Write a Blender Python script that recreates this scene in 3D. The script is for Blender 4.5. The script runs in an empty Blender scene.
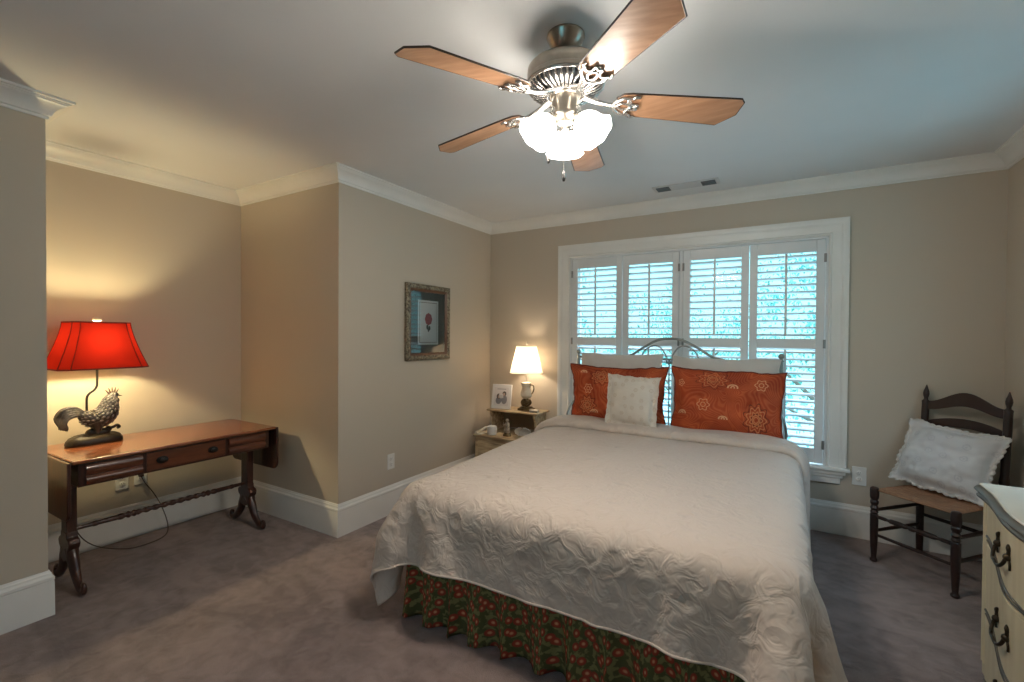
import bpy, bmesh, math, random
import numpy as np
from mathutils import Vector, Matrix, noise, Euler
from math import sin, cos, pi, radians as R, sqrt
random.seed(7)
sc = bpy.context.scene
COL = sc.collection

# ------------------------------------------------------------------ camera
cam_d = bpy.data.cameras.new('camera'); cam = bpy.data.objects.new('camera', cam_d); COL.objects.link(cam)
cam_d.sensor_width = 36; cam_d.lens = 36 * 462.0 / 1024; cam_d.clip_start = 0.03
YAW, PITCH, ROLL = -0.5375, -0.0127, -0.0064
fw = Vector((sin(YAW) * cos(PITCH), cos(YAW) * cos(PITCH), sin(PITCH)))
rt = Vector((cos(YAW), -sin(YAW), 0)); up = rt.cross(fw)
c, s = cos(ROLL), sin(ROLL)
rt2 = rt * c - up * s; up2 = rt * s + up * c
M = Matrix((rt2, up2, -fw)).transposed().to_4x4(); M.translation = (0, 0, 1.348)
cam.matrix_world = M
sc.camera = cam
sc.view_settings.view_transform = 'Standard'; sc.view_settings.look = 'None'
sc.view_settings.exposure = 0.12; sc.view_settings.gamma = 1.0; sc.view_settings.use_curve_mapping = False
sc.cycles.use_denoising = True
sc.cycles.max_bounces = 8; sc.cycles.diffuse_bounces = 5; sc.cycles.glossy_bounces = 4
sc.cycles.transparent_max_bounces = 16; sc.cycles.sample_clamp_indirect = 6

# ------------------------------------------------------------------ world: bright overcast sky
w = bpy.data.worlds.new('overcast_sky'); sc.world = w; w.use_nodes = True
nt = w.node_tree; bg = nt.nodes['Background']
tc = nt.nodes.new('ShaderNodeTexCoord'); sep = nt.nodes.new('ShaderNodeSeparateXYZ'); rp = nt.nodes.new('ShaderNodeValToRGB')
nt.links.new(tc.outputs['Generated'], sep.inputs[0]); nt.links.new(sep.outputs['Z'], rp.inputs[0]); nt.links.new(rp.outputs[0], bg.inputs[0])
rp.color_ramp.elements[0].position = 0.16; rp.color_ramp.elements[0].color = (.100, .222, .240, 1)
rp.color_ramp.elements[1].position = 0.5; rp.color_ramp.elements[1].color = (.52, .76, 1.0, 1)
SKY = 7.5
bg.inputs[1].default_value = SKY

# lamp strengths (used by the lamps' builders)
FAN_GLOW, FAN_BULB = 24.0, 11.5
DESK_BULB, NIGHT_BULB = 22.0, 5.5

# room measures
H = 2.44
XP, XA, XS, XR = -2.554, -3.709, -3.007, 1.112
YB, YR, YS, YN = 3.86, 2.04, 0.75, -1.3

# ------------------------------------------------------------------ helpers
def tag(o, label=None, cat=None, group=None, kind=None):
    if label: o['label'] = label
    if cat: o['category'] = cat
    if group: o['group'] = group
    if kind: o['kind'] = kind
    return o
def empty(name, loc=(0, 0, 0), rz=0, label=None, cat=None, group=None, parent=None, kind=None):
    o = bpy.data.objects.new(name, None); COL.objects.link(o); o.location = loc; o.rotation_euler = (0, 0, rz)
    o.empty_display_size = .05
    if parent: o.parent = parent
    return tag(o, label, cat, group, kind)
class MB:
    def __init__(self): self.v = []; self.f = []; self.uv = {}
    def add(self, vs, fs):
        n = len(self.v); self.v += [tuple(a) for a in vs]; self.f += [tuple(i + n for i in f) for f in fs]; return n
    def box(self, x0, x1, y0, y1, z0, z1, M=None):
        vs = [Vector((x, y, z)) for z in (z0, z1) for (x, y) in ((x0, y0), (x1, y0), (x1, y1), (x0, y1))]
        if M is not None: vs = [M @ a for a in vs]
        self.add(vs, [(0, 3, 2, 1), (4, 5, 6, 7), (0, 1, 5, 4), (1, 2, 6, 5), (2, 3, 7, 6), (3, 0, 4, 7)]); return self
    def lathe(self, prof, seg=28, M=None, closed=True, sx=1, sy=1, rim=None):
        vs = []
        for r, z in prof:
            for k in range(seg):
                a = 2 * pi * k / seg; rr = r * (1 + (rim(a, z) if rim else 0))
                vs.append(Vector((rr * cos(a) * sx, rr * sin(a) * sy, z)))
        fs = []
        for i in range(len(prof) - 1):
            for k in range(seg):
                k2 = (k + 1) % seg; fs.append((i * seg + k, i * seg + k2, (i + 1) * seg + k2, (i + 1) * seg + k))
        if closed:
            fs.append(tuple(range(seg - 1, -1, -1))); fs.append(tuple((len(prof) - 1) * seg + k for k in range(seg)))
        if M is not None: vs = [M @ a for a in vs]
        self.add(vs, fs); return self
    def tube(self, pts, rad, seg=10, sy=1.0, cap=True, up=Vector((0, 0, 1)), closed=False):
        pts = [Vector(p) for p in pts]; n = len(pts)
        if not hasattr(rad, '__len__'): rad = [rad] * n
        vs = []; prev = None
        for i, p in enumerate(pts):
            t = (pts[(i + 1) % n] - pts[i - 1]) if closed else (pts[min(i + 1, n - 1)] - pts[max(i - 1, 0)])
            t.normalize()
            a = prev if prev is not None else (up if abs(t.dot(up)) < .95 else Vector((1, 0, 0)))
            a = (a - t * a.dot(t)).normalized(); b = t.cross(a); prev = a
            for k in range(seg):
                g = 2 * pi * k / seg; vs.append(p + (a * cos(g) + b * sin(g) * sy) * rad[i])
        fs = []
        for i in range(n if closed else n - 1):
            i2 = (i + 1) % n
            for k in range(seg):
                k2 = (k + 1) % seg; fs.append((i * seg + k, i * seg + k2, i2 * seg + k2, i2 * seg + k))
        if cap and not closed: fs.append(tuple(range(seg - 1, -1, -1))); fs.append(tuple((n - 1) * seg + k for k in range(seg)))
        self.add(vs, fs); return self
    def prism(self, outline, d0, d1, M=None):
        """outline in local xy, extruded z d0..d1"""
        n = len(outline); vs = [Vector((x, y, d0)) for x, y in outline] + [Vector((x, y, d1)) for x, y in outline]
        if M is not None: vs = [M @ a for a in vs]
        self.add(vs, [tuple(range(n - 1, -1, -1)), tuple(range(n, 2 * n))] + [(i, (i + 1) % n, n + (i + 1) % n, n + i) for i in range(n)]); return self
    def ball(self, c, r, seg=14, rings=9, M=None, sc_=(1, 1, 1)):
        vs = []; fs = []
        for i in range(rings + 1):
            th = pi * i / rings
            for k in range(seg):
                a = 2 * pi * k / seg; q = Vector((sin(th) * cos(a) * sc_[0], sin(th) * sin(a) * sc_[1], cos(th) * sc_[2])) * r
                if M is not None: q = M @ q
                vs.append(q + Vector(c))
        for i in range(rings):
            for k in range(seg):
                k2 = (k + 1) % seg; fs.append((i * seg + k, (i + 1) * seg + k, (i + 1) * seg + k2, i * seg + k2))
        self.add(vs, fs); return self
    def grid(self, P, uvs=None, flip=False):
        """P: array rows x cols of points"""
        n, m = len(P), len(P[0]); base = self.add([p for row in P for p in row], [])
        for i in range(n - 1):
            for j in range(m - 1):
                q = (i * m + j, i * m + j + 1, (i + 1) * m + j + 1, (i + 1) * m + j)
                self.f.append(tuple(base + a for a in (q[::-1] if flip else q)))
        if uvs is not None:
            for i in range(n):
                for j in range(m): self.uv[base + i * m + j] = uvs[i][j]
        return self
    def build(self, name, mat, parent=None, bevel=0, seg=2, smooth=35, weld=False, mods=None):
        me = bpy.data.meshes.new(name); me.from_pydata(self.v, [], self.f)
        if self.uv:
            l = me.uv_layers.new(name='UVMap')
            for lp in me.loops: l.data[lp.index].uv = self.uv.get(lp.vertex_index, (0, 0))
        bm = bmesh.new(); bm.from_mesh(me)
        if weld: bmesh.ops.remove_doubles(bm, verts=bm.verts, dist=1e-5)
        bmesh.ops.recalc_face_normals(bm, faces=bm.faces); bm.to_mesh(me); bm.free()
        me.materials.append(mat)
        if smooth:
            me.polygons.foreach_set('use_smooth', [True] * len(me.polygons))
            try: me.set_sharp_from_angle(angle=R(smooth))
            except Exception: pass
        o = bpy.data.objects.new(name, me); COL.objects.link(o)
        if parent: o.parent = parent
        if bevel:
            b = o.modifiers.new('bevel', 'BEVEL'); b.width = bevel; b.segments = seg; b.limit_method = 'ANGLE'; b.angle_limit = R(40); b.harden_normals = False
        return o
def rotm(rx=0, ry=0, rz=0, t=(0, 0, 0)):
    m = Euler((rx, ry, rz)).to_matrix().to_4x4(); m.translation = t; return m
def bez(pts, n=8):
    """Catmull-Rom through the points"""
    P = [Vector(p) for p in pts]; out = []
    for i in range(len(P) - 1):
        p0 = P[max(i - 1, 0)]; p1 = P[i]; p2 = P[i + 1]; p3 = P[min(i + 2, len(P) - 1)]
        for k in range(n):
            t = k / n
            out.append(.5 * ((2 * p1) + (p2 - p0) * t + (2 * p0 - 5 * p1 + 4 * p2 - p3) * t * t + (3 * p1 - p0 - 3 * p2 + p3) * t ** 3))
    out.append(P[-1]); return out
def lerp_list(v, n):
    """resample list of scalars to n values"""
    return list(np.interp(np.linspace(0, len(v) - 1, n), range(len(v)), v))

# ------------------------------------------------------------------ materials
def nodes(m): return m.node_tree.nodes, m.node_tree.links
def mat(name, col, rough=.5, metal=0, bump=0, bscale=50, col2=None, cscale=5, detail=4, spec=.5, bdist=.01, stretch=None, ramp=(.35, .65), sheen=0, coat=0):
    m = bpy.data.materials.new(name); m.use_nodes = True; N, L = nodes(m); b = N['Principled BSDF']
    b.inputs['Base Color'].default_value = (*col, 1); b.inputs['Roughness'].default_value = rough; b.inputs['Metallic'].default_value = metal
    b.inputs['Specular IOR Level'].default_value = spec
    if sheen: b.inputs['Sheen Weight'].default_value = sheen
    if coat: b.inputs['Coat Weight'].default_value = coat; b.inputs['Coat Roughness'].default_value = .12
    t = N.new('ShaderNodeTexCoord'); mp = N.new('ShaderNodeMapping'); L.new(t.outputs['Object'], mp.inputs[0])
    if stretch: mp.inputs['Scale'].default_value = stretch
    n1 = N.new('ShaderNodeTexNoise'); n1.inputs['Scale'].default_value = cscale; n1.inputs['Detail'].default_value = detail; L.new(mp.outputs[0], n1.inputs[0])
    r = N.new('ShaderNodeValToRGB'); r.color_ramp.elements[0].position = ramp[0]; r.color_ramp.elements[1].position = ramp[1]
    c2 = col2 or tuple(x * .93 for x in col)
    r.color_ramp.elements[0].color = (*c2, 1); r.color_ramp.elements[1].color = (*col, 1)
    L.new(n1.outputs[0], r.inputs[0]); L.new(r.outputs[0], b.inputs['Base Color'])
    if bump:
        n2 = N.new('ShaderNodeTexNoise'); n2.inputs['Scale'].default_value = bscale; n2.inputs['Detail'].default_value = 3; L.new(mp.outputs[0], n2.inputs[0])
        bp = N.new('ShaderNodeBump'); bp.inputs['Strength'].default_value = bump; bp.inputs['Distance'].default_value = bdist
        L.new(n2.outputs[0], bp.inputs['Height']); L.new(bp.outputs[0], b.inputs['Normal'])
    return m
def emis(name, col, strength):
    m = bpy.data.materials.new(name); m.use_nodes = True; N, L = nodes(m); b = N['Principled BSDF']
    b.inputs['Base Color'].default_value = (*col, 1); b.inputs['Emission Color'].default_value = (*col, 1); b.inputs['Emission Strength'].default_value = strength
    b.inputs['Roughness'].default_value = .3
    return m
WALL = mat('wall_paint', (.56, .485, .395), .55, bump=.05, bscale=220, cscale=.8, col2=(.548, .474, .385), spec=.35, bdist=.002)
CEIL = mat('ceiling_paint', (.80, .80, .80), .75, bump=.03, bscale=200, cscale=1, spec=.3, bdist=.002)
TRIM = mat('trim_paint', (.83, .81, .77), .32, cscale=3, spec=.5)
SHUT = mat('shutter_paint', (.80, .80, .80), .35, cscale=3)
OUTLET = mat('outlet_plastic', (.80, .78, .74), .35)
DARKSLOT = mat('slot_dark', (.02, .02, .02), .6)
def carpet_mat():
    m = bpy.data.materials.new('mauve_carpet'); m.use_nodes = True; N, L = nodes(m); b = N['Principled BSDF']
    b.inputs['Roughness'].default_value = 1; b.inputs['Specular IOR Level'].default_value = .1
    b.inputs['Sheen Weight'].default_value = .25; b.inputs['Sheen Roughness'].default_value = .6
    t = N.new('ShaderNodeTexCoord')
    def nz(scale, detail, dist=0, stretch=None):
        n = N.new('ShaderNodeTexNoise'); n.inputs['Scale'].default_value = scale; n.inputs['Detail'].default_value = detail; n.inputs['Distortion'].default_value = dist
        if stretch:
            mp = N.new('ShaderNodeMapping'); mp.inputs['Scale'].default_value = stretch; mp.inputs['Rotation'].default_value = (0, 0, .6); L.new(t.outputs['Object'], mp.inputs[0]); L.new(mp.outputs[0], n.inputs[0])
        else: L.new(t.outputs['Object'], n.inputs[0])
        return n
    big = nz(1.6, 3, 1.2, (1, 2.2, 1)); mid = nz(14, 4, .5); fine = nz(260, 2); 
    r = N.new('ShaderNodeValToRGB'); e = r.color_ramp.elements
    e[0].position = .40; e[0].color = (.185, .132, .125, 1); e[1].position = .60; e[1].color = (.33, .24, .218, 1)
    mx = N.new('ShaderNodeMix'); mx.data_type = 'FLOAT'; mx.inputs[0].default_value = .42
    L.new(big.outputs[0], mx.inputs[2]); L.new(mid.outputs[0], mx.inputs[3]); L.new(mx.outputs[0], r.inputs[0])
    mm = N.new('ShaderNodeMix'); mm.data_type = 'RGBA'; mm.blend_type = 'MULTIPLY'; mm.inputs[0].default_value = .55
    r2 = N.new('ShaderNodeValToRGB'); r2.color_ramp.elements[0].position = .3; r2.color_ramp.elements[0].color = (.5, .5, .5, 1); r2.color_ramp.elements[1].position = .7; r2.color_ramp.elements[1].color = (1.3, 1.3, 1.3, 1)
    L.new(fine.outputs[0], r2.inputs[0]); L.new(r.outputs[0], mm.inputs[6]); L.new(r2.outputs[0], mm.inputs[7]); L.new(mm.outputs[2], b.inputs['Base Color'])
    ad = N.new('ShaderNodeMath'); ad.operation = 'MULTIPLY_ADD'; ad.inputs[1].default_value = 2.2; L.new(mid.outputs[0], ad.inputs[0]); L.new(fine.outputs[0], ad.inputs[2])
    bp = N.new('ShaderNodeBump'); bp.inputs['Strength'].default_value = .7; bp.inputs['Distance'].default_value = .012
    L.new(ad.outputs[0], bp.inputs['Height']); L.new(bp.outputs[0], b.inputs['Normal'])
    return m
CARPET = carpet_mat()

# ------------------------------------------------------------------ room shell
def struct(o): o['kind'] = 'structure'; return o
T = .16
def wall_box(name, x0, x1, y0, y1, holes=None, axis='x'):
    mb = MB()
    if not holes: mb.box(x0, x1, y0, y1, -.02, H + .02)
    else:
        a0, a1, z0, z1 = holes
        if axis == 'x':
            mb.box(x0, a0, y0, y1, -.02, H + .02); mb.box(a1, x1, y0, y1, -.02, H + .02); mb.box(a0, a1, y0, y1, -.02, z0); mb.box(a0, a1, y0, y1, z1, H + .02)
        else:
            mb.box(x0, x1, y0, a0, -.02, H + .02); mb.box(x0, x1, a1, y1, -.02, H + .02); mb.box(x0, x1, a0, a1, -.02, z0); mb.box(x0, x1, a0, a1, z1, H + .02)
    return struct(mb.build(name, WALL, smooth=0))
W1 = (-1.686, .238, .455, 2.045)            # opening of the big window (x0,x1,z0,z1)
W2 = (2.30, 3.00, .90, 2.02)                # opening of an unseen window added to the right wall for daylight (y0,y1,z0,z1)
W3 = (-1.15, -.35, .75, 2.0)                # opening of an invented window behind the camera, added for cool fill
wall_box('wall_back', XP - T, XR + T, YB, YB + T, W1)
wall_box('wall_right', XR, XR + T, YN - T, YB, W2, 'y')
wall_box('wall_front', XS - T, XR, YN - T, YN, W3)
wall_box('wall_left', XP - T, XP, YR + T, YB)
wall_box('wall_alcove_far', XA - T, XP, YR, YR + T)
wall_box('wall_alcove_left', XA - T, XA, YS - T, YR)
wall_box('wall_alcove_near', XA, XS - T, YS - T, YS)
wall_box('wall_near_left', XS - T, XS, YN, YS)
fl = MB(); fl.box(XA - T, XR + T, YN - T, YB + T, -.12, 0); struct(fl.build('floor', CARPET, smooth=0))
cl = MB(); cl.box(XA - T, XR + T, YN - T, YB + T, H, H + .12); struct(cl.build('ceiling', CEIL, smooth=0))
room = [(XR, YN), (XR, YB), (XP, YB), (XP, YR), (XA, YR), (XA, YS), (XS, YS), (XS, YN)]
crown = [(0, -.0915), (.007, -.0915), (.010, -.086), (.010, -.080), (.017, -.076), (.021, -.064), (.029, -.050), (.041, -.037), (.055, -.027), (.063, -.023),
         (.066, -.018), (.072, -.017), (.074, -.012), (.0853, -.010), (.0853, 0), (0, 0)]
base = [(0, .2152), (.004, .2152), (.006, .208), (.010, .202), (.010, .196), (.014, .188), (.018, .184), (.019, .172), (.016, .168), (.0175, .160), (.0185, 0), (0, 0)]
def sweep(i, prof, z, name):
    n = len(room)
    def nrm(k):
        a, b = Vector(room[k % n]), Vector(room[(k + 1) % n]); d = (b - a).normalized(); return Vector((-d.y, d.x))
    ends = []
    for k in (i, i + 1):
        n0, n1 = nrm(k - 1), nrm(k); m = (n0 + n1) / (1 + n0.dot(n1)); v = Vector(room[k % n])
        ends.append([Vector((v.x + m.x * p, v.y + m.y * p, z + h)) for p, h in prof])
    mb = MB(); q = len(prof); mb.add(ends[0] + ends[1], [(j, (j + 1) % q, q + (j + 1) % q, q + j) for j in range(q)] + [tuple(range(q)), tuple(range(2 * q - 1, q - 1, -1))])
    return struct(mb.build(name, TRIM, smooth=30))
sides = ['right', 'back', 'left', 'alcove_far', 'alcove_left', 'alcove_near', 'near_left', 'front']
for i, sd in enumerate(sides):
    sweep(i, crown, H, 'trim_%d' % (i + 1)); sweep(i, base, 0, 'baseboard_' + sd)

# ------------------------------------------------------------------ windows with plantation shutters
GLASS = bpy.data.materials.new('window_glass'); GLASS.use_nodes = True
N, L = nodes(GLASS); N.remove(N['Principled BSDF']); o_ = N['Material Output']
tr = N.new('ShaderNodeBsdfTransparent'); tr.inputs[0].default_value = (.93, .97, .97, 1); gl = N.new('ShaderNodeBsdfGlossy'); gl.inputs['Roughness'].default_value = .02
fr = N.new('ShaderNodeFresnel'); fr.inputs[0].default_value = 1.45; mxs = N.new('ShaderNodeMixShader')
L.new(fr.outputs[0], mxs.inputs[0]); L.new(tr.outputs[0], mxs.inputs[1]); L.new(gl.outputs[0], mxs.inputs[2]); L.new(mxs.outputs[0], o_.inputs[0])
HINGE = mat('hinge_metal', (.35, .34, .33), .4, .8)
def portal(loc, rot, sx, sy):
    l = bpy.data.lights.new('sky_portal', 'AREA'); l.shape = 'RECTANGLE'; l.size = sx; l.size_y = sy; l.cycles.is_portal = True
    o = bpy.data.objects.new('sky_portal', l); COL.objects.link(o); o.location = loc; o.rotation_euler = rot
def make_window(name, M, a0, a1, z0, z1, casing=.115, panels=4, mid=1.30, tilt=12, stool=True, shutters=True, post=True):
    """local frame: x along the wall, y = outward through the wall (0 = wall face, room at -y), z up"""
    root = bpy.data.objects.new(name, None); COL.objects.link(root); root.matrix_world = M; struct(root)
    cx = (a0 + a1) / 2
    # casing: mitred profile around left, top, right
    prof = [(0, 0), (0, .014), (.006, .020), (.014, .020), (.020, .012), (.055, .014), (.066, .018), (.075, .018), (.082, .024), (.100, .028), (casing, .028), (casing, 0)]
    path = [(a0, z0), (a0, z1), (a1, z1), (a1, z0)]; dirs = [(-1, 0), (-1, 1), (1, 1), (1, 0)]
    mb = MB(); secs = [[(px + d[0] * p, -t, pz + d[1] * p) for p, t in prof] for (px, pz), d in zip(path, dirs)]; q = len(prof)
    for sct in secs: mb.add(sct, [])
    for i in range(3):
        for j in range(q): mb.f.append((i * q + j, i * q + (j + 1) % q, (i + 1) * q + (j + 1) % q, (i + 1) * q + j))
    mb.f.append(tuple(range(q))); mb.f.append(tuple(3 * q + j for j in range(q)))
    mb.build('casing', TRIM, root, smooth=30)
    # stool (sill) and stepped apron
    mb = MB(); mb.box(a0 - casing - .02, a1 + casing + .02, -.055, .0, z0 - .02, z0 + .002); mb.box(a0, a1, 0, T, z0 - .02, z0 + .002); mb.build('sill', TRIM, root, bevel=.006, seg=3)
    if stool:
        mb = MB()
        for k, (zz0, zz1, d) in enumerate(((-.045, -.02, .040), (-.068, -.045, .028), (-.112, -.068, .018))):
            e = casing - .005 - k * .014; mb.box(a0 - e, a1 + e, -d, 0, z0 + zz0, z0 + zz1)
        mb.build('apron', TRIM, root, bevel=.005, seg=3)
    # jamb lining and sash bars
    mb = MB(); mb.box(a0, a0 + .012, 0, T, z0, z1); mb.box(a1 - .012, a1, 0, T, z0, z1); mb.box(a0, a1, 0, T, z1 - .012, z1)
    mb.build('jamb', TRIM, root)
    mb = MB(); nn = 2 if post else 1; wd = (a1 - a0) / nn
    for k in range(nn):
        x0 = a0 + k * wd; x1 = x0 + wd; zm = (z0 + z1) / 2
        mb.box(x0, x0 + .05, .10, .14, z0, z1); mb.box(x1 - .05, x1, .10, .14, z0, z1); mb.box(x0, x1, .10, .14, z0, z0 + .05); mb.box(x0, x1, .10, .14, z1 - .05, z1); mb.box(x0, x1, .10, .14, zm - .02, zm + .02)
    mb.build('sash', TRIM, root)
    mb = MB(); mb.add([(a0, .12, z0), (a1, .12, z0), (a1, .12, z1), (a0, .12, z1)], [(0, 1, 2, 3)]); mb.build('glass_pane', GLASS, root, smooth=0)
    if shutters:
        fx = .016
        mb = MB(); mb.box(a0 + .0, a0 + fx, -.012, .03, z0 + .002, z1); mb.box(a1 - fx, a1, -.012, .03, z0 + .002, z1); mb.box(a0, a1, -.012, .03, z1 - fx, z1)
        if post: mb.box(cx - .022, cx + .006, -.006, .03, z0 + .002, z1 - fx)
        mb.build('shutter_frame', SHUT, root, bevel=.003)
        xs = []
        if post:
            h = (cx - .022 - a0 - fx) / (panels // 2)
            for k in range(panels // 2): xs.append((a0 + fx + k * h, a0 + fx + (k + 1) * h))
            h2 = (a1 - fx - cx - .006) / (panels // 2)
            for k in range(panels // 2): xs.append((cx + .006 + k * h2, cx + .006 + (k + 1) * h2))
        else:
            h = (a1 - a0 - 2 * fx) / panels; xs = [(a0 + fx + k * h, a0 + fx + (k + 1) * h) for k in range(panels)]
        for k, (x0, x1) in enumerate(xs):
            x0 += .0025; x1 -= .0025; b, t_ = z0 + .014, z1 - fx - .003; yf, yb = -.010, .018
            st = .052; tiers = [(b + .10, mid - .035), (mid + .035, t_ - .082)]
            mb = MB(); mb.box(x0, x0 + st, yf, yb, b, t_); mb.box(x1 - st, x1, yf, yb, b, t_)
            mb.box(x0 + st, x1 - st, yf, yb, b, tiers[0][0]); mb.box(x0 + st, x1 - st, yf, yb, tiers[0][1], tiers[1][0]); mb.box(x0 + st, x1 - st, yf, yb, tiers[1][1], t_)
            pn = mb.build('shutter_panel', SHUT, root, bevel=.003)
            for (lo, hi) in tiers:
                n = round((hi - lo) / .0505); sp = (hi - lo) / n; mb = MB()
                for i in range(n):
                    zc = lo + (i + .5) * sp; th = R(-11 if lo > mid else 13)
                    out = [(.031 * cos(g),   .0070 * sin(g)) for g in [2 * pi * e / 10 for e in range(10)]]
                    o3 = [((yf + yb) / 2 + u * cos(th) - v * sin(th), zc + u * sin(th) + v * cos(th)) for u, v in out]
                    m_ = len(o3); mb.add([(x0 + st, y, z) for y, z in o3] + [(x1 - st, y, z) for y, z in o3],
                           [(j, (j + 1) % m_, m_ + (j + 1) % m_, m_ + j) for j in range(m_)] + [tuple(range(m_)), tuple(range(m_, 2 * m_))])
                mb.build('louvers', SHUT, pn, smooth=50)
                xm = (x0 + x1) / 2; mb = MB(); mb.box(xm - .008, xm + .008, (yf + yb) / 2 - .045, (yf + yb) / 2 - .034, lo + .02, hi - .006)
                mb.build('tilt_rod', SHUT, pn, bevel=.002)
            hx = x0 if k % 2 == 0 else x1
            for hz in (b + .13, mid, t_ - .13):
                mb = MB(); mb.tube([(hx, -.016, hz - .03), (hx, -.016, hz + .03)], .005, 8); mb.box(hx - .008, hx + .008, -.014, -.010, hz - .03, hz + .03); mb.build('hinge', HINGE, pn)
    return root
make_window('window_1', Matrix.Translation((0, YB, 0)), *W1)
make_window('added_window_right', rotm(0, 0, -pi / 2, (XR, 0, 0)), -W2[1], -W2[0], W2[2], W2[3], panels=2, mid=1.5, post=False, shutters=False)  # unseen side window, added to bring more daylight into the room
make_window('added_window_rear', rotm(0, 0, pi, (0, YN, 0)), -W3[1], -W3[0], W3[2], W3[3], shutters=False)  # invented rear window out of view, added as a source of fill daylight
portal(((W1[0] + W1[1]) / 2, YB + T - .01, (W1[2] + W1[3]) / 2), (-pi / 2, 0, 0), W1[1] - W1[0], W1[3] - W1[2])
portal((XR + T - .01, (W2[0] + W2[1]) / 2, (W2[2] + W2[3]) / 2), (0, pi / 2, 0), W2[3] - W2[2], W2[1] - W2[0])
portal(((W3[0] + W3[1]) / 2, YN - T + .01, (W3[2] + W3[3]) / 2), (pi / 2, 0, 0), W3[1] - W3[0], W3[3] - W3[2])

# ------------------------------------------------------------------ bed
SHEET = mat('mattress_ticking', (.70, .68, .64), .8, bump=.2, bscale=80)
METAL = mat('pewter_metal', (.40, .40, .38), .42, .85, col2=(.30, .30, .28), cscale=12)
BX0, BX1, BY0, BY1 = -1.545, -.045, 1.68, 3.69
bed = empty('bed', ((BX0 + BX1) / 2, (BY0 + BY1) / 2, 0), 0, 'double bed with pewter metal headboard and dark floral ruffled skirt under the window', 'bed')
ox, oy = bed.location.x, bed.location.y
def rbox(x0, x1, y0, y1, z0, z1): mb = MB(); mb.box(x0 - ox, x1 - ox, y0 - oy, y1 - oy, z0, z1); return mb
rbox(BX0 + .02, BX1 - .02, BY0 + .02, BY1 - .01, .345, .605).build('mattress', SHEET, bed, bevel=.05, seg=4)
rbox(BX0 + .05, BX1 - .05, BY0 + .05, BY1 - .01, .14, .343).build('box_spring', SHEET, bed, bevel=.03, seg=3)
for (fx_, fy_) in ((BX0 + .1, BY0 + .15), (BX1 - .1, BY0 + .15), (BX0 + .1, BY1 - .2), (BX1 - .1, BY1 - .2)): mb = MB(); mb.tube([(fx_ - ox, fy_ - oy, 0), (fx_ - ox, fy_ - oy, .139)], .02, 10); mb.build('frame_leg', METAL, bed)
def skirt_mat():
    m = bpy.data.materials.new('floral_skirt_fabric'); m.use_nodes = True; N, L = nodes(m); b = N['Principled BSDF']; b.inputs['Roughness'].default_value = .85
    b.inputs['Specular IOR Level'].default_value = .2
    t = N.new('ShaderNodeTexCoord'); mp = N.new('ShaderNodeMapping'); mp.inputs['Scale'].default_value = (1, 1, 1); L.new(t.outputs['UV'], mp.inputs[0])
    v = N.new('ShaderNodeTexVoronoi'); v.voronoi_dimensions = '2D'; v.inputs['Scale'].default_value = 20; v.inputs['Randomness'].default_value = .8; L.new(mp.outputs[0], v.inputs[0])
    r = N.new('ShaderNodeValToRGB'); r.color_ramp.interpolation = 'LINEAR'; e = r.color_ramp.elements
    e[0].position = 0; e[0].color = (.62, .36, .18, 1); e[1].position = 1; e[1].color = (.085, .085, .03, 1)
    for p_, c_ in ((.11, (.52, .20, .10, 1)), (.16, (.36, .06, .03, 1)), (.30, (.28, .05, .028, 1)), (.36, (.09, .09, .032, 1))): x = e.new(p_); x.color = c_
    L.new(v.outputs['Distance'], r.inputs[0])
    n = N.new('ShaderNodeTexNoise'); n.inputs['Scale'].default_value = 34; n.inputs['Detail'].default_value = 2; L.new(mp.outputs[0], n.inputs[0])
    r2 = N.new('ShaderNodeValToRGB'); r2.color_ramp.elements[0].position = .50; r2.color_ramp.elements[0].color = (0, 0, 0, 1); r2.color_ramp.elements[1].position = .56; r2.color_ramp.elements[1].color = (1, 1, 1, 1); L.new(n.outputs[0], r2.inputs[0])
    g = N.new('ShaderNodeMix'); g.data_type = 'RGBA'; g.inputs[7].default_value = (.21, .19, .075, 1)
    gt = N.new('ShaderNodeMath'); gt.operation = 'GREATER_THAN'; gt.inputs[1].default_value = .36; L.new(v.outputs['Distance'], gt.inputs[0])
    ml = N.new('ShaderNodeMath'); ml.operation = 'MULTIPLY'; L.new(gt.outputs[0], ml.inputs[0]); L.new(r2.outputs[0], ml.inputs[1]); L.new(ml.outputs[0], g.inputs[0]); L.new(r.outputs[0], g.inputs[6]); L.new(g.outputs[2], b.inputs['Base Color'])
    return m
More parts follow.
